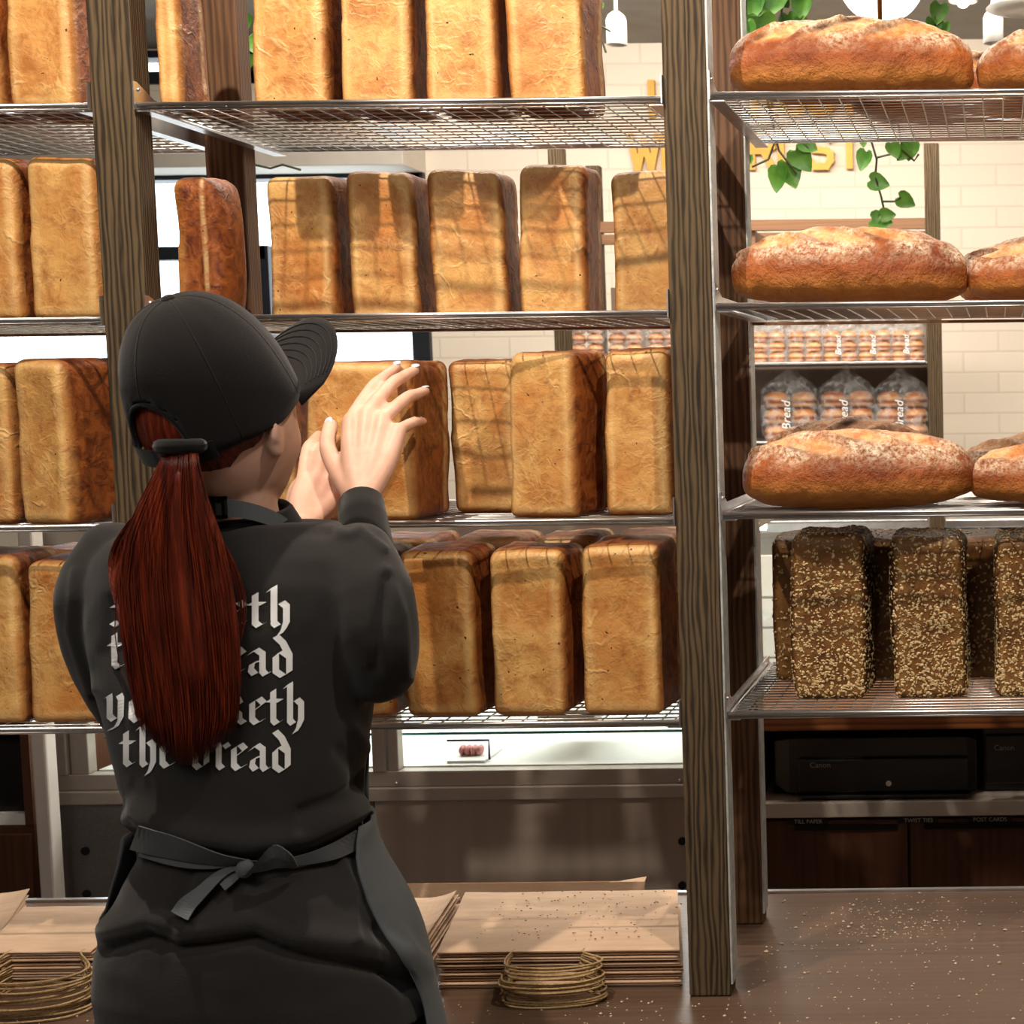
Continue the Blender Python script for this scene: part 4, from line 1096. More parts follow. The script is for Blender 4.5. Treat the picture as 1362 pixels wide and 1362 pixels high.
kn_ = MB(); c, _ = on_shirt(329, 1141, .014); kn_.ball(c, (.010, .007, .012), 16, 10, Matrix.Rotation(.5, 3, 'Y')); kn_.build2('knot', M_apron, person, root_loc, smooth=True)

# ---------------------------------------------------------------- paper bags on the counter
def bag_stack(n, front, back, label_top, label_mid, grp, th=.0036, handle=None, curl=0, seedb=0, fr_dz=None, lift=0):
    """front/back: ((px left, px right), Y) of the flat bags; each bag is its own object with its handle"""
    rs2 = random.Random(seedb)
    (fl, frr), Yf = front; (bl, brr), Yb2 = back
    for k in range(n):
        z = ZTOP + .0008 + k*th
        xa, xb = PZf(fl, Yf), PZf(frr, Yf); xc, xd = PZf(bl, Yb2), PZf(brr, Yb2)
        jx, jy = rs2.uniform(-.004, .004), rs2.uniform(-.006, .006)
        mb = MB(); NX, NYY = 16, 8; topv, botv = [], []
        for iy in range(NYY+1):
            for ix in range(NX+1):
                u, v = ix/NX, iy/NYY; x = (xa+(xb-xa)*u)*(1-v) + (xc+(xd-xc)*u)*v + jx; y = Yf + (Yb2-Yf)*v + jy
                c_ = curl*k/n*(max(0, (u-.72)/.28)**2 if curl > 0 else max(0, (.35-u)/.35)**2*-1)*abs(1)
                dz = abs(c_)*.6 + (.0010*nz((u*3, v*3, 1), 1, k+seedb) if k == n-1 else 0) + lift*max(0, (v-.6)/.4)**2*max(0, (u-.5)/.5)*k/n
                hump = (.0016*math.sin(v*9)+.0014*nz((u*4, v*2, 3), 1.2, seedb)) if k == n-1 else 0
                topv.append(Vector((x, y, z + th*.40 + dz + max(0, hump)))); botv.append(Vector((x, y, z + dz)))
        N_ = (NX+1)*(NYY+1); fs = []
        W2 = NX+1
        for iy in range(NYY):
            for ix in range(NX):
                a_ = iy*W2+ix; fs.append((a_, a_+1, a_+1+W2, a_+W2)); fs.append((N_+a_, N_+a_+W2, N_+a_+1+W2, N_+a_+1))
        for ix in range(NX): fs.append((ix, N_+ix, N_+ix+1, ix+1)); q = NYY*W2+ix; fs.append((q, q+1, N_+q+1, N_+q))
        for iy in range(NYY): a_ = iy*W2; fs.append((a_, a_+W2, N_+a_+W2, N_+a_)); q = a_+NX; fs.append((q, N_+q, N_+q+W2, q+W2))
        mb.add(topv + botv, fs)
        topm = k == n-1
        bag = empty('paper_bag', ((xa+xb)/2, (Yf+Yb2)/2, z), label_top if topm else label_mid, 'paper bag', None if topm and not grp else grp)
        mb.part('bag', M_kraft, bag)
        if handle:
            (h0, h1), (hw0, hw1), drop = handle
            x0, x1 = PZf(h0, Yf) + jx, PZf(h1, Yf) + jx; x2, x3 = PZf(hw0, Yf-.07) + rs2.uniform(-.008, .008), PZf(hw1, Yf-.07) + rs2.uniform(-.008, .008)
            out = drop + rs2.uniform(-.01, .008); zh = z + th*.3; zo = ZTOP + .004 + (k/n)*(n*th)*.92 + rs2.uniform(-.001, .001) + .003
            zo = ZTOP + .004 + k*th*.97
            cp = [(x0, Yf+.004, zh), (x0-.003, Yf-.012, zh+.0), (x2, Yf-out*.62, zo), (x2+.018, Yf-out*.94, zo), ((x2+x3)/2 + rs2.uniform(-.01, .01), Yf-out*1.02, zo - .001), (x3-.018, Yf-out*.9, zo), (x3, Yf-out*.55, zo), (x1+.003, Yf-.012, zh), (x1, Yf+.004, zh)]
            cp = [Vector(c) for c in cp]; pts = []
            for i in range(len(cp)-1):
                p0, p1, p2, p3 = cp[max(i-1, 0)], cp[i], cp[i+1], cp[min(i+2, len(cp)-1)]
                for q in range(5): t = q/5; pts.append(.5*((2*p1)+(p2-p0)*t+(2*p0-5*p1+4*p2-p3)*t*t+(3*p1-p0-3*p2+p3)*t**3))
            pts.append(cp[-1]); hd = MB(); hd.tube(pts, .0018, 6); hd.part('handle', M_handle, bag, smooth=True)
def PZf(px, Y):
    # px on the counter row at depth Y
    p = Vector((0, Y, ZTOP)); py = pix(Vector((-.9, Y, ZTOP)))[1]; return P(px, py, Y).x
def yrow(py): return PZ(700, py, ZTOP).y
print('rows', yrow(1320), yrow(1190), yrow(1262))
bag_stack(17, ((585, 906), 2.375), ((622, 903), PZ(700, 1183, ZTOP + .066).y), 'top kraft bag of the tall crumb-strewn stack beside the right timber post', 'kraft bag within the tall stack beside the right timber post', 'bags in the tall right stack', .0038, ((686, 778), (668, 796), .085), seedb=3)
bag_stack(15, ((-20, 128), 2.395), ((40, 205), PZ(100, 1203, ZTOP + .066).y), 'top kraft bag of the left stack whose handles spill toward the counter\'s edge', 'kraft bag within the left stack beside the baker\'s hip', 'bags in the left stack', .0044, ((20, 116), (-20, 122), .135), seedb=5)
bag_stack(9, ((-240, -12), 2.46), ((-180, 38), PZ(0, 1190, ZTOP + .04).y), 'top kraft bag of the pile at the far left edge, its corner curling up', 'kraft bag within the far left pile', 'bags in the far left pile', .0045, None, curl=.02, seedb=7)
bag_stack(9, ((470, 572), 2.47), ((470, 612), PZ(550, 1192, ZTOP + .045).y), 'top kraft bag with upturned edge between the baker\'s hip and the tall stack', 'kraft bag in the pile between the baker\'s hip and the tall stack', 'bags in the pile by the hip', .0050, None, curl=.025, seedb=9)
# flat sheet propped behind the tall stack
mb = MB(); rings = []
for i in range(21):
    u = i/20; x = P(548 + (868-548)*u, 1180, yb + .05).x; zt_ = P(700, 1190 - 22*u - 8*max(0, u-.6), yb + .05).z + .004*math.sin(u*9)
    zt_ = P(700, 1188 - 26*u**2, yb + .03).z
    rings.append([Vector((x, yb - .026, ZTOP + .001)), Vector((x, yb - .012, ZTOP + .03)), Vector((x, yb + .004, zt_)), Vector((x, yb + .008, zt_ - .001)), Vector((x, yb - .006, ZTOP + .03)), Vector((x, yb - .020, ZTOP + .001))])
mb.loft(rings)
tagit(mb.build('paper_bag', M_kraft, smooth=False), 'kraft bag propped up behind the tall stack, one corner raised', 'paper bag')
# crumbs ------------------------------------------------------------------
rs = random.Random(11); mb = MB()
zs = ZTOP
for i in range(1500):
    if i < 900: x, y = rs.uniform(-.42, .25), 2.0 + (yb - 2.03)*rs.random()**.8
    else: x, y = rs.uniform(-1.6, -.36), rs.uniform(2.0, 2.33)
    if i % 3 == 0 and i < 900: x, y = rs.gauss(-.22, .07), rs.gauss(yb - .16, .07)
    if not (2.0 < y < yb - .01): continue
    if abs(x - XP2) < .045 and (Y0 - .01 < y < Y0 + .06 or Y1 - .01 < y < Y1 + .06): continue
    r = rs.uniform(.0006, .0022)*(1 if rs.random() < .85 else 1.7); a = rs.uniform(0, 3)
    vs = [Vector((x + r*c[0]*rs.uniform(.6, 1.5), y + r*c[1]*rs.uniform(.6, 1.5), zs + max(0, r*.8*(c[2]+.6)))) for c in ((1,0,0),(0,1,0),(-1,0,0),(0,-1,0),(0,0,1),(0,0,-.6))]
    mb.add(vs, [(0,1,4),(1,2,4),(2,3,4),(3,0,4),(1,0,5),(2,1,5),(3,2,5),(0,3,5)])
M_crumb = simple('toasted_crumb', (236, 220, 196), (160, 120, 84), .8, 0, 90)
cr = mb.build('bread_crumbs', M_crumb); tagit(cr, 'pale and toasted crumbs scattered over the dark counter', 'crumbs', kind='stuff')

mb = MB(); zt2 = ZTOP + .0008 + 17*.0038 + .0006
for i in range(150):
    p = P(rs.uniform(640, 895), 1220, 2.5); y = rs.uniform(2.40, PZ(700, 1183, ZTOP + .066).y - .01); x = p.x; r = rs.uniform(.0007, .002)
    mb.add([Vector((x + r*c[0]*1.3, y + r*c[1], zt2 + max(0, r*.8*(c[2]+.6)))) for c in ((1,0,0),(0,1,0),(-1,0,0),(0,-1,0),(0,0,1),(0,0,-.6))], [(0,1,4),(1,2,4),(2,3,4),(3,0,4),(1,0,5),(2,1,5),(3,2,5),(0,3,5)])
tagit(mb.build('bread_crumbs', simple('brown_crumb', (170, 112, 70), (96, 56, 32), .8, 0, 90)), 'brown crumbs sprinkled on the top kraft bag of the tall stack', 'crumbs', kind='stuff')
# ---------------------------------------------------------------- display fridge behind the rack (staff side)
YG = 3.45
def gx(px, py=1000, Y=YG): return P(px, py, Y).x
def gz(py, px=700, Y=YG): return P(px, py, Y).z
fx0, fx1 = gx(68, 1100), gx(1004, 1100)
fr = empty('display_fridge', ((fx0+fx1)/2, YG, 0), 'low stainless display fridge behind the rack with lit glass windows', 'fridge')
MB().box((fx0, YG + .01, 0), (fx1, YG + .75, gz(1062))).part('body', M_panel, fr)
MB().box((gx(496), YG - .002, .15), (fx1 - .005, YG + .0095, gz(1062))).part('steel_panel', simple('brushed_steel_panel', (188, 176, 164), (172, 160, 149), .36, .25, 2, 0, 60, (14, 14, .6)), fr)
MB().box((gx(88), YG - .002, .15), (gx(494), YG + .0095, gz(1064, 100))).part('grey_panel', M_panel, fr)
rail_b, rail_t = gz(1062), gz(1044)
MB().box((fx0 + .02, YG - .014, rail_b), (fx1, YG + .03, rail_t)).part('bottom_rail', M_fridge, fr, bevel=.003)
MB().box((fx0 + .02, YG - .006, rail_t + .001), (fx1, YG + .03, gz(1023))).part('lower_sill', M_fridge, fr, bevel=.002)
for pa, pb_ in ((72, 92), (94, 118), (497, 514), (516, 530), (1000, 1016)):
    MB().box((gx(pa), YG - (.012 if pa in (72, 497) else .004), gz(1023)), (gx(pb_), YG + .03, gz(700))).part('upright', M_fridge, fr, bevel=.003)
tz0, tz1 = gz(716), gz(694)
MB().box((fx0, YG - .05, tz0), (fx1, YG + .80, tz1)).part('top_slab', M_cream, fr, bevel=.004)
MB().box((fx0, YG - .01, gz(740)), (fx1, YG + .02, gz(719))).part('header', M_cream, fr)
for k, (ya, Yd) in enumerate(((973, YG + .20), (860, YG + .2))):
    z = P(700, ya, Yd - .14).z
    MB().box((gx(120), Yd - .14, z - .004), (fx1 - .03, Yd + .4, z)).part('glass_shelf', M_glass, fr)
    MB().box((gx(120), Yd - .1435, z - .005), (fx1 - .03, Yd - .1405, z + .001)).part('shelf_edge', M_teal, fr)
MB().box((gx(120), YG + .03, gz(1024)), (fx1 - .02, YG + .72, gz(1021))).part('deck', M_white, fr)
MB().box((fx0, YG + .74, gz(1024)), (fx1, YG + .75, gz(740))).part('front_glass', M_glass, fr)
ps = MB().box((gx(534), YG + .735, gz(985, 700)), (gx(694, 900), YG + .738, gz(905))).part('price_board', M_rail, fr)
MB().tube([(fx0 + .05, YG + .6, tz0 - .03), (fx1 - .05, YG + .6, tz0 - .03)], .012, 8).part('light_tube', M_tube, fr)
lamp('case_light', 'AREA', ((fx0+fx1)/2, YG + .45, tz0 - .05), 17, (1, .97, .92), ((fx0+fx1)/2, YG + .45, 0), fx1 - fx0 - .2, .25)
for px, py in ((115, 1131), (117, 1188), (908, 1118), (908, 1177)):
    c = P(px, py, YG); MB().lathe((c.x, YG - .004, c.z), [(.0095, -.003), (.0095, .004)], 20, 'Y').part('vent_hole', M_blackm, fr)
for px, py in ((529, 1041), (905, 1037), (913, 1037)):
    c = P(px, py, YG); MB().ball((c.x, YG - .008, c.z), (.004, .003, .004), 10, 6).part('screw', M_steel, fr, smooth=True)
c = P(630, 1018, YG + .10); dz = gz(1021)
tr = empty('pastry_tray', (c.x, YG + .10, dz + .0005), 'small white tray of pink pastry in the lit display fridge', 'tray')
MB().box((c.x - .045, YG + .05, dz + .0005), (c.x + .045, YG + .18, dz + .006)).part('tray', M_white, tr)
mb = MB(); mb.tube([(c.x + .049, YG + .07, dz + .003), (c.x + .049, YG + .07, dz + .05), (c.x - .05, YG + .07, dz + .05)], .003, 6); mb.part('price_holder', M_black, tr)
mb = MB()
for k in range(4): mb.ball((c.x - .028 + k * .014, YG + .11, dz + .018), (.008, .02, .013), 10, 6)
mb.part('pastry', simple('pink_pastry', (222, 150, 148), (200, 120, 120), .5), tr, smooth=True)
c = P(537, 1014, YG + .3)
MBb = MB(); MBb.ball((c.x + .03, YG + .14, dz + .0125), (.03, .03, .012), 14, 8)
tagit(MBb.build('lemon_tart', simple('yellow_tart', (236, 214, 110), (220, 190, 80), .4), smooth=True), 'small yellow tart at the left of the lit fridge window', 'tart')
c = P(765, 968, YG + .2); zsh = P(700, 973, YG + .06).z
mb = MB(); mb.loft([[Vector((x + ox, y, zsh + .001 + hz)) for (ox, y) in ((-.07, YG + .12), (.07, YG + .12), (.07, YG + .3), (-.07, YG + .3))] for x, hz in ((c.x, 0), (c.x, .035))])
tagit(mb.build('paper_package', M_cream, bevel=.008), 'cream paper package on the glass shelf of the display fridge', 'package')
# white corner post of the neighbouring unit
mb = MB(); mb.box((gx(46, 1080, 3.3), 3.3, 0), (gx(66, 1080, 3.3), 3.34, P(55, 700, 3.3).z))
tagit(mb.build('white_pole', simple('white_enamel', (222, 214, 206), (210, 202, 194), .4), bevel=.005), 'white enamelled upright pole at the left of the display fridge', 'pole')
# left cabinet
def lx(px, Y=3.47): return P(px, 1080, Y).x
Yc = 3.47
cl = empty('back_cabinet', (lx(0), Yc, 0), 'dark walnut cabinet with an open black compartment at the far left', 'cabinet')
zA, zB, zC_ = P(20, 975, Yc).z, P(20, 1098, Yc).z, P(20, 1108, Yc).z
x0, x1 = lx(-260), lx(44)
MB().box((x0, Yc, 0), (x1, Yc + .5, zB - .002)).part('body', M_cab, cl)
MB().box((x0, Yc + .46, zB), (x1, Yc + .5, zA)).part('back_panel', M_blackm, cl)
MB().box((x1 - .02, Yc, zB), (x1, Yc + .459, zA)).part('side_panel', M_cab, cl)
MB().box((x0, Yc, zA + .0005), (x1, Yc + .5, zA + .03)).part('top_board', M_cab, cl)
MB().box((x0, Yc - .012, .1), (lx(42), Yc - .001, zC_)).part('door', M_cab, cl, bevel=.002)
c = P(-15, 1096, Yc)
bx = MB().box((c.x - .05, Yc + .03, zB + .0008), (lx(34), Yc + .3, P(20, 985, Yc).z)); tagit(bx.build('till_printer', M_black, bevel=.012), 'black boxy machine inside the far left cabinet', 'machine')
sl = MB().box((c.x - .05, Yc + .004, zB + .0005), (lx(36), Yc + .026, P(20, 1083, Yc).z)); tagit(sl.build('paper_pile', M_white), 'low white paper pile in front of the machine in the far left cabinet', 'paper')

# ---------------------------------------------------------------- right cabinet with printer
Yk = 3.2
def kx(px, py=1100): return P(px, py, Yk).x
def kz(py, px=1200, Y=Yk): return P(px, py, Y).z
kx0, kx1 = kx(1001), 1.0
kc = empty('drawer_cabinet', ((kx0+kx1)/2, Yk, 0), 'dark walnut drawer cabinet with labelled drawers behind the right bay', 'cabinet')
shz0, shz1 = kz(1083), kz(1063)
MB().box((kx0, Yk + .012, 0), (kx1, Yk + .55, shz0 - .0005)).part('carcass', M_cab, kc)
MB().box((kx0, Yk - .02, shz0), (kx1, Yk + .55, shz1)).part('shelf', M_cream, kc, bevel=.002)
MB().box((kx0, Yk + .53, shz1 + .0005), (kx1, Yk + .55, kz(968))).part('back_panel', M_blackm, kc)
MB().box((kx0, Yk, shz1 + .0005), (kx0 + .018, Yk + .52, kz(968))).part('side_panel', M_cab, kc)
MB().box((kx0, Yk - .02, kz(968)), (kx1, Yk + .55, kz(949))).part('top_board', wood('orange_brown_board', (150, 92, 52), (86, 48, 26), .8, .35, 'X', .1), kc, bevel=.002)
edges = [(1003, 1207), (1211, 1440), (1444, 1670)]
for i, (a, b) in enumerate(edges):
    dr = MB().box((kx(a), Yk - .006, .32), (kx(b), Yk + .011, kz(1089))).part('drawer', M_cab, kc, bevel=.0015)
    nb = MB().box((kx(a) + .09 * (a == 1003) + (.03 if a != 1003 else 0), Yk - .012, kz(1101)), (kx(b) - .02, Yk - .0065, kz(1094)))
    nb.build2('finger_pull', M_black, dr, kc.location)
for txt, px, w, a in (('TILL PAPER', 1076, 54, 1048), ('TWIST TIES', 1222, 54, 1195), ('POST CARDS', 1317, 58, 1288)):
    cz = kz(1089); x = kx(px)
    lb = MB().box((kx(a), Yk - .0085, kz(1093.5)), (kx(a + w), Yk - .0065, kz(1086.0))).part('label_strip', M_label, kc)
    t_ = MB(); sz = .0125
    wd = text_mb(MB(), txt, sz, lambda a, b, c: Vector((0, 0, 0)))
    text_mb(t_, txt, sz, lambda u, v, q: Vector((x - wd/2 + u, Yk - .0088, kz(1092.3) + v))); t_.build2('lettering', M_ink, lb, kc.location)
# printer
pz = shz1 + .001
pr = empty('printer', (kx(1170), Yk + .1, pz), 'wide black inkjet printer on the cream shelf under the right bay', 'printer')
xL, xR = kx(1022), kx(1300); yF = Yk + .02
ht = kz(975) - pz
rings = []
for x, zlo, zhi, yo in ((xL, .055, ht - .02, .03), (xL + .012, .025, ht - .006, .012), (xL + .045, .008, ht, .003), (xR - .02, .008, ht, .003), (xR, .012, ht - .01, .01)):
    rings.append([Vector((x, yF + yo, pz + zlo)), Vector((x, Yk + .45, pz + zlo)), Vector((x, Yk + .45, pz + zhi)), Vector((x, yF + yo + .02, pz + zhi)), Vector((x, yF + yo, pz + zhi - .015))])
MB().loft(rings).part('body', M_black, pr, bevel=.002)
MB().box((kx(1062), yF - .012, pz + .012), (kx(1290), yF + .002, kz(1010))).part('front_cover', M_black, pr, bevel=.004)
MB().box((kx(1064), yF - .03, pz + .004), (kx(1292), yF + .0, pz + .0115)).part('paper_tray', M_black, pr, bevel=.002)
MB().box((kx(1024), Yk + .06, pz), (kx(1290), Yk + .4, pz + .008)).part('foot', M_black, pr)
c = P(1182, 1042, yF - .013); MB().lathe((c.x, yF - .0135, c.z), [(.006, -.001), (.006, .001)], 18, 'Y').part('power_button', M_steel, pr, label='small round metal power button')
def canon(px, py, parent, Y):
    c = P(px, py, Y); t_ = MB(); text_mb(t_, 'Canon', .017, lambda u, v, q: Vector((c.x + u, Y, c.z + v))); t_.part('lettering', simple('logo_grey', (150, 146, 140)), parent)
canon(1077, 1021, pr, yF - .0128)
p2 = empty('printer', (kx(1400), Yk + .1, pz), 'black printer cut by the photo\'s right edge beside the wide printer', 'printer')
MB().box((kx(1306), yF + .03, pz), (kx(1306) + .4, Yk + .44, kz(972))).part('body', M_black, p2, bevel=.008)
MB().box((kx(1312), yF + .02, pz + .02), (kx(1306) + .38, yF + .0295, kz(985))).part('front_cover', M_black, p2, bevel=.003)
canon(1322, 998, p2, yF + .019)

# ---------------------------------------------------------------- far shelf unit with bagged buns
YU = 5.3
def ux(px, py=480): return P(px, py, YU).x
def uz(py, px=1120): return P(px, py, YU).z
un = empty('bun_shelf_unit', (ux(1000), YU, 0), 'dark timber shelf unit with steel shelves of bagged buns by the white brick wall', 'shelf unit')
zt = uz(190, 1240)
for (px, yo) in ((1233, 0), (738, 0), (1226, .42), (744, .42)):
    x = ux(px) ; MB().box((x, YU + yo, 0), (x + .052, YU + yo + .045, zt if px > 1000 else uz(196, 740))).part('post', M_post, un, bevel=.002)
za = uz(298, 1100)
MB().box((ux(742) , YU + .005, za - .018), (ux(1234), YU + .04, za + .018)).part('cross_rail', M_rail, un)
MB().box((ux(742), YU + .425, za - .018), (ux(1234), YU + .46, za + .018)).part('cross_rail', M_rail, un)
MB().box((ux(984), YU + .02, uz(336, 990)), (ux(1003, 320), YU + .3, uz(306, 990))).part('side_rail', M_rail, un)
us = []
for k, (py) in enumerate((481, 586, 692)):
    z = uz(py, 1120); us.append(z)
    MB().box((ux(790 if k == 0 else 760), YU + .0, z - .008), (ux(1231), YU + .46, z)).part('shelf', M_steel, un, bevel=.002)
MB().box((ux(770), YU + .47, us[2]), (ux(1233), YU + .48, us[0] + .30)).part('back_panel', simple('taupe_back_panel', (122, 104, 92), (110, 94, 84), .7), un)
MB().box((ux(760), YU + .0, us[2] - .04), (ux(1231), YU + .02, us[2] - .0085)).part('ticket_rail', M_steel, un)
lamp('shelf_fill', 'AREA', (ux(1040), YU - .5, 3.0), 17, (1, .86, .66), (ux(1040), YU + .2, 1.2), .8, .3)  # no fixture here: area light added to lift the bagged buns
# buns and bags
def bun(x, y, z, r, h, label, group, mat=None, seed=0):
    mb = MB(); rings = []
    seg = 20
    for t, (rf, hf) in enumerate(((.3, 0), (.80, .0), (.97, .16), (1, .34), (.97, .55), (.85, .78), (.6, .93), (.3, .99), (.05, 1))):
        rings.append([Vector((x + r*rf*math.cos(a)*(1 + .05*nz((t*.1, a, seed), 3, seed)), y + r*rf*math.sin(a), z + h*hf)) for a in [2*math.pi*j/seg for j in range(seg)]])
    mb.loft(rings)
    n = len(mb.v); mb.a = {'side': [1.0 if i // seg in (3,) else 0.0 for i in range(n)], 'rim': [1.0 if i // seg in (2, 4) else 0.0 for i in range(n)], 'shred': [0.0]*n}
    o = mb.build('bun', mat or M_bun, smooth=True); return tagit(o, label, 'bun', group)
def bag_of_buns(xc, z, w, rows, where, yd=.10, top=True, seed=0, lab=''):
    r = w / 4.1; h = r * 1.18
    for k in range(rows):
        for c in (-1, 1):
            bun(xc + c * r * 1.01, YU + yd, z + .004 + k * h * 1.01, r * .98, h, 'glazed bun in the clear bag ' + where, 'buns in the clear bag ' + where, seed=seed + k * 2 + c)
    H = rows * h + .012
    bg = empty('bun_bag', (xc, YU + yd, z + .001), 'clear printed plastic bag of buns ' + where, 'bag')
    prof = [(.90, .0), (1.0, .02), (1.03, H * .3), (1.02, H * .7), (1.0, H), (.80, H + .022), (.30, H + .055), (.10, H + .075), (.12, H + .085), (.42, H + .12), (.55, H + .14)]
    if not top: prof = prof[:6] + [(.5, H + .03)]
    rings = []; seg = 28
    for i, (f, zz) in enumerate(prof):
        ring = []
        for j in range(seg):
            a = 2*math.pi*j/seg; ca, sa = math.cos(a), math.sin(a)
            sx = math.copysign(abs(ca) ** .6, ca) * (w / 2 + .004) * f; sy = math.copysign(abs(sa) ** .6, sa) * (r * 1.05 + .003) * f
            wob = 1 + (.10 * math.sin(a * 7 + i + seed) if i > 5 else .02 * math.sin(a * 5 + i))
            ring.append(Vector((xc + sx * wob + (.02 * (zz - H) / .14 * math.sin(seed) if i > 5 else 0), YU + yd + sy * wob * (.6 if i > 8 else 1), z + .001 + zz)))
        rings.append(ring)
    MB().loft(rings, True, False).part('film', M_bag, bg, smooth=True)
    t_ = MB(); sz = H * .24
    wd = text_mb(MB(), 'Bread', sz, lambda a, b, c: Vector((0, 0, 0)), font_shear=.25)
    text_mb(t_, 'Bread', sz, lambda u, v, q: Vector((xc - .03 * w + (-v + sz * .3) * 1.0, YU + yd - r * 1.05 * 1.03 - .006, z + H * .5 - wd/2 + u)), font_shear=.25)
    if top or seed > 33: t_.part('printed_name', M_inkw, bg)
mid = [(1051, 74, 3, 'at the left of the middle far shelf'), (1127, 74, 3, 'at the centre of the middle far shelf'), (1200, 72, 3, 'at the right of the middle far shelf')]
for i, (px, w, rows, wh) in enumerate(mid): bag_of_buns(P(px, 560, YU + .1).x, us[1], w / 377, rows, wh, .11, True, i * 3)
upp = [(780, 'leftmost over the centre loaves'), (832, 'second over the centre loaves'), (884, 'third over the centre loaves'), (1022, 'nearest the rack post, upper far shelf'), (1071, 'second from left, upper far shelf'),
       (1118, 'third from left, upper far shelf'), (1164, 'second from right, upper far shelf'), (1208, 'rightmost, upper far shelf')]
for i, (px, wh) in enumerate(upp): bag_of_buns(P(px, 460, YU + .1).x, us[0], 47 / 377, 4 if i < 3 else 3, wh, .10, False, i * 3 + 20)
# glass case and white boards glimpsed low at the right
z0 = P(1010, 742, 4.6).z
mb = MB()
for k, (ya, ybb) in enumerate(((740, 793), (797, 833), (837, 873), (877, 930), (934, 990))):
    mb.box((P(960, 800, 4.9).x, 4.9, P(1010, ybb, 4.9).z), (P(1080, 800, 4.9).x, 4.94, P(1010, ya, 4.9).z))
mb.box((P(960, 800, 4.9).x, 4.905, 0), (P(1080, 800, 4.9).x, 4.94, P(1010, 990, 4.9).z))
tagit(mb.build('boarded_plinth', simple('white_board', (226, 218, 206), (216, 208, 196), .6)), 'white horizontally boarded plinth glimpsed left of the oat-covered loaves', 'plinth')
ov = empty('bench_oven', (P(1340, 700, 5.6).x, 5.6, 0), 'stainless bench oven on a stand at the right, just under the third shelf', 'oven')
ox0, ox1 = P(1256, 700, 5.6).x, P(1256, 700, 5.6).x + .62; oz = P(1300, 690, 5.6).z
MB().box((ox0, 5.6, oz - .5), (ox1, 6.1, oz)).part('body', M_steel, ov, bevel=.006)
MB().box((ox0 + .04, 5.592, oz - .09), (ox1 - .25, 5.5995, oz - .03)).part('window', M_black, ov, bevel=.004)
for a in (ox0 + .03, ox1 - .07):
    for c in (5.62, 6.04): MB().box((a, c, 0), (a + .04, c + .04, oz - .5005)).part('leg', M_steel, ov)

# ---------------------------------------------------------------- wall sign
def sign(txt, px, pbase, ptop, pxr, label, nl):
    b = P(px, pbase, YW); h = P(px, ptop, YW).z - b.z; xr = P(pxr, pbase, YW).x
    s = empty('wall_letters', (b.x, YW - .03, b.z), label, 'sign')
    sw = h * .17; n = len(txt); adv = (xr - b.x) / n; lw = adv * .70
    strokes = {'I': [((.5,0),(.5,1))], 'N': [((0,0),(0,1)),((0,1),(1,0)),((1,0),(1,1))], 'C': [((1,.8),(.8,1),(.2,1),(0,.8),(0,.2),(.2,0),(.8,0),(1,.2))],
      'R': [((0,0),(0,1),(.75,1),(1,.85),(1,.62),(.75,.5),(0,.5)),((.55,.5),(1,0))], 'U': [((0,1),(0,.2),(.2,0),(.8,0),(1,.2),(1,1))],
      'S': [((1,.82),(.8,1),(.2,1),(0,.82),(0,.62),(.2,.52),(.8,.48),(1,.38),(1,.18),(.8,0),(.2,0),(0,.18))], 'T': [((0,1),(1,1)),((.5,1),(.5,0))],
      'W': [((0,1),(.25,0)),((.25,0),(.5,.8)),((.5,.8),(.75,0)),((.75,0),(1,1))], 'E': [((1,1),(0,1),(0,0),(1,0)),((0,.5),(.8,.5))]}
    for i, ch in enumerate(txt):
        if ch == ' ': continue
        mb = MB(); x0 = b.x + adv * i; l_ = lw * (1.35 if ch == 'W' else 1)
        if ch == 'W': x0 -= lw * .25
        for st in strokes[ch]:
            for (a0, c0), (a1, c1) in zip(st, st[1:]):
                p, q = Vector((x0 + a0 * l_, 0, b.z + sw/2 + c0 * (h - sw))), Vector((x0 + a1 * l_, 0, b.z + sw/2 + c1 * (h - sw)))
                d = (q - p).normalized(); nrm = Vector((-d.z, 0, d.x)) * sw / 2; p = p - d * sw * .38; q = q + d * sw * .38
                vs = [v + Vector((0, yy, 0)) for yy in (YW - .03 - .0007*len(mb.v)/8, YW - .004) for v in (p - nrm, p + nrm, q + nrm, q - nrm)]
                mb.add(vs, [(0,1,2,3),(7,6,5,4),(0,4,5,1),(1,5,6,2),(2,6,7,3),(3,7,4,0)])
        mb.part('letter', M_gold, s)
sign('IN CRUST', 856, 159, 107, 1156, 'upper row of gold wall lettering, mostly hidden by the top wire shelf', 8)
sign('WE TRUST', 848, 230, 178, 1156, 'lower row of gold wall lettering ending RUST above the second right shelf', 8)

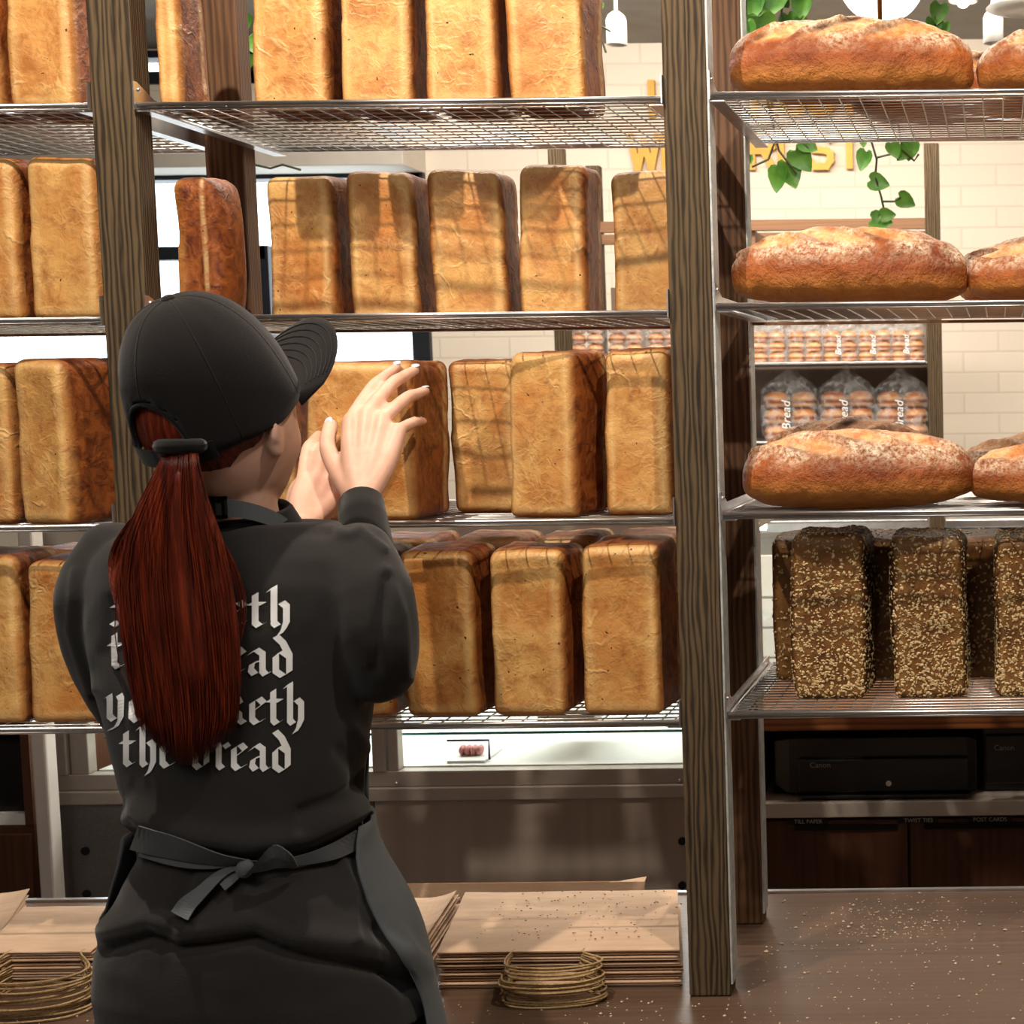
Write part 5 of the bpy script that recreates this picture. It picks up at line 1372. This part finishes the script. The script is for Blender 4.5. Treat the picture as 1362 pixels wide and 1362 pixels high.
# ---------------------------------------------------------------- lamps
c = P(1172, -30, 4.2); r = 57 / (2000 / 4.2)
gl = empty('globe_pendant', (c.x, 4.2, ZC), 'white glowing round pendant lamp above the top right loaf', 'lamp')
MB().ball(c, r, 40, 24).part('globe', M_globe, gl, smooth=True)
MB().tube([(c.x, 4.2, c.z + r * .98), (c.x, 4.2, ZC)], .006, 8).part('cord', M_black, gl)
cc = P(1170, 0, 3.7)
rd = empty('brass_pendant_rod', (cc.x, 3.7, ZC), 'thin brass rod hanging in front of the white globe lamp', 'rod')
MB().tube([(cc.x, 3.7, P(1170, 40, 3.7).z), (cc.x, 3.7, ZC)], .006, 10).part('rod', M_brass, rd, smooth=True)
def spot(px, py, Y, label, bulb=False, tilt=0):
    c = P(px, py, Y); h = 38 * Y / 2000; r = 13 * Y / 2000
    s = empty('track_spotlight', (c.x, Y, ZC), label, 'spotlight', 'track spotlights')
    MB().lathe((c.x, Y, c.z), [(r * .35, h * .62), (r * .8, h * .5), (r, h * .35), (r * 1.02, -h * .5), (r * .8, -h * .49), (r * .7, -h * .2)], 24).part('shade', M_white, s, smooth=True)
    if c.z + h * .62 < ZC: MB().tube([(c.x, Y, c.z + h * .6), (c.x, Y, ZC)], .006, 8).part('stem', M_white, s)
    if bulb: MB().ball((c.x, Y, c.z - h * .4), r * .5, 12, 8).part('bulb', M_bulb, s)
spot(820, 40, 5.2, 'white track spotlight left of the right timber post')
spot(1321, 38, 4.8, 'white track spotlight at the top right of the photo')
c = P(1281, 2, 5.4)
s = empty('track_spotlight', (c.x, 5.4, ZC), 'lit spotlight glaring at the top right of the photo', 'spotlight', 'track spotlights')
MB().ball(c, .022, 14, 10).part('bulb', M_bulb, s, smooth=True)
MB().lathe((c.x, 5.4, c.z), [(.03, .10), (.05, .03), (.052, .0), (.045, .0), (.03, .04)], 24).part('shade', M_white, s, smooth=True)
MB().tube([(c.x, 5.4, c.z + .09), (c.x, 5.4, ZC + .02)], .008, 8).part('stem', M_white, s)
c = P(1362, 12, 4.0)
s = empty('pendant_shade', (c.x, 4.0, ZC), 'pale round pendant shade cut by the top right corner of the photo', 'lamp')
MB().lathe((c.x, 4.0, c.z), [(.01, .07), (.03, .06), (.10, .0), (.055, -.012), (.0505, -.01)], 28).part('shade', M_white, s, smooth=True)
MB().tube([(c.x, 4.0, c.z + .065), (c.x, 4.0, ZC)], .004, 6).part('cord', M_black, s)

# ---------------------------------------------------------------- trailing vines
def leaf_geo(mb, c, ln, ang, tilt, seed):
    """heart shaped leaf, tip pointing along angle ang in the XZ plane"""
    prof = [(0, 0), (.16, .14), (.34, .10), (.48, -.10), (.46, -.38), (.30, -.68), (.12, -.90), (0, -1.0)]
    M = Matrix.Rotation(ang, 3, 'Y') @ Matrix.Rotation(tilt, 3, 'Z')
    mids, Ls, Rs = [], [], []
    for (x, z) in prof:
        curve = .10 * math.sin(-z * 2.6)
        mids.append(Vector((0, curve + .03, z if z < 0 else z * .0))); Ls.append(Vector((-x, curve - .25 * x, z))); Rs.append(Vector((x, curve - .25 * x, z)))
    vs = [c + M @ (v * ln) for v in mids + Ls + Rs]; n = len(prof)
    th = M @ Vector((0, .02 * ln, 0)); vs2 = [v + th for v in vs]
    fs = []
    for i in range(n - 1):
        fs.append((i, n + i, n + i + 1, i + 1)); fs.append((i, i + 1, 2*n + i + 1, 2*n + i))
    k = len(vs); mb.add(vs + vs2, fs + [tuple(a + k for a in f[::-1]) for f in fs])
def vine(name_label, strands, leaves, Y, zt_px):
    c0 = P(strands[0][0][0], strands[0][0][1], Y)
    v = empty('trailing_vine', (c0.x, Y, c0.z), name_label, 'plant')
    st = MB()
    for s_ in strands:
        pts = [P(x, y, Y) for x, y in s_]; st.tube(pts, .0028, 5)
    st.part('stem', M_stem, v)
    lf = MB()
    for i, (x, y, ln, deg) in enumerate(leaves):
        leaf_geo(lf, P(x, y, Y - .01 + .02 * random.random()), ln * Y / 2000, R_(deg), rnd(-.5, .5), i)
    lf.part('foliage', M_leaf, v, smooth=True)
vine('leafy vine hanging left of the globe lamp, behind the top right loaf', [[(1000, -60), (1012, 20), (1024, 80), (1020, 130), (1036, 200), (1060, 232)], [(1024, 100), (1030, 190), (1022, 212), (1000, 222)], [(1060, -60), (1040, 10), (1038, 60)], [(990, -50), (994, 60), (996, 230)], [(1022, -50), (1018, 30)], [(1045, -50), (1048, 6)]],
     [(1068, -4, 32, 10), (1048, 20, 28, -5), (1000, -8, 44, 20), (1010, 22, 42, -15), (1034, -12, 38, 30), (992, 30, 40, 10), (1014, 50, 34, -30), (996, 60, 30, 15), (1046, 216, 36, -20), (1058, 200, 34, -35), (1036, 224, 32, 10), (996, 205, 30, 60), (1030, -20, 34, -30), (1064, 24, 20, -10), (1066, 188, 24, -60), (1076, 30, 18, 30)], 3.6, 0)
vine('thin vine with single leaves hanging before the wall lettering', [[(1246, -60), (1243, 30), (1232, 90), (1196, 118), (1160, 140), (1158, 185), (1166, 212), (1164, 235), (1172, 262), (1178, 290)], [(1165, 210), (1185, 205), (1186, 190)], [(1174, 268), (1190, 268), (1198, 262)], [(1192, 105), (1194, 160), (1200, 200), (1216, 214), (1222, 205)]],
     [(1152, 202, 26, 20), (1186, 190, 22, -20), (1212, 188, 26, 10), (1158, 240, 26, -75), (1196, 262, 24, -60), (1160, 292, 28, -80), (1250, 6, 26, 10), (1240, 24, 24, -20), (1256, 30, 22, 20), (1148, 180, 16, 0), (1206, 198, 20, 40), (1172, 286, 20, -90)], 3.6, 0)
vine('sparse vine strand hanging by the white spotlight', [[(778, -60), (786, 5), (806, 70)], [(778, -30), (792, 30), (812, 42)], [(784, 60), (800, 86)]], [(776, 2, 22, 10), (783, 64, 16, 0), (800, 4, 12, 30), (786, 20, 12, -20)], 3.7, 0)
vine('green vine by the back post near the top left', [[(322, -60), (324, 20), (330, 60), (332, 100)], [(338, 219), (360, 224), (376, 219), (400, 226)]], [(326, 20, 22, 5), (332, 48, 22, -10), (330, 74, 20, 12)], 3.7, 0)
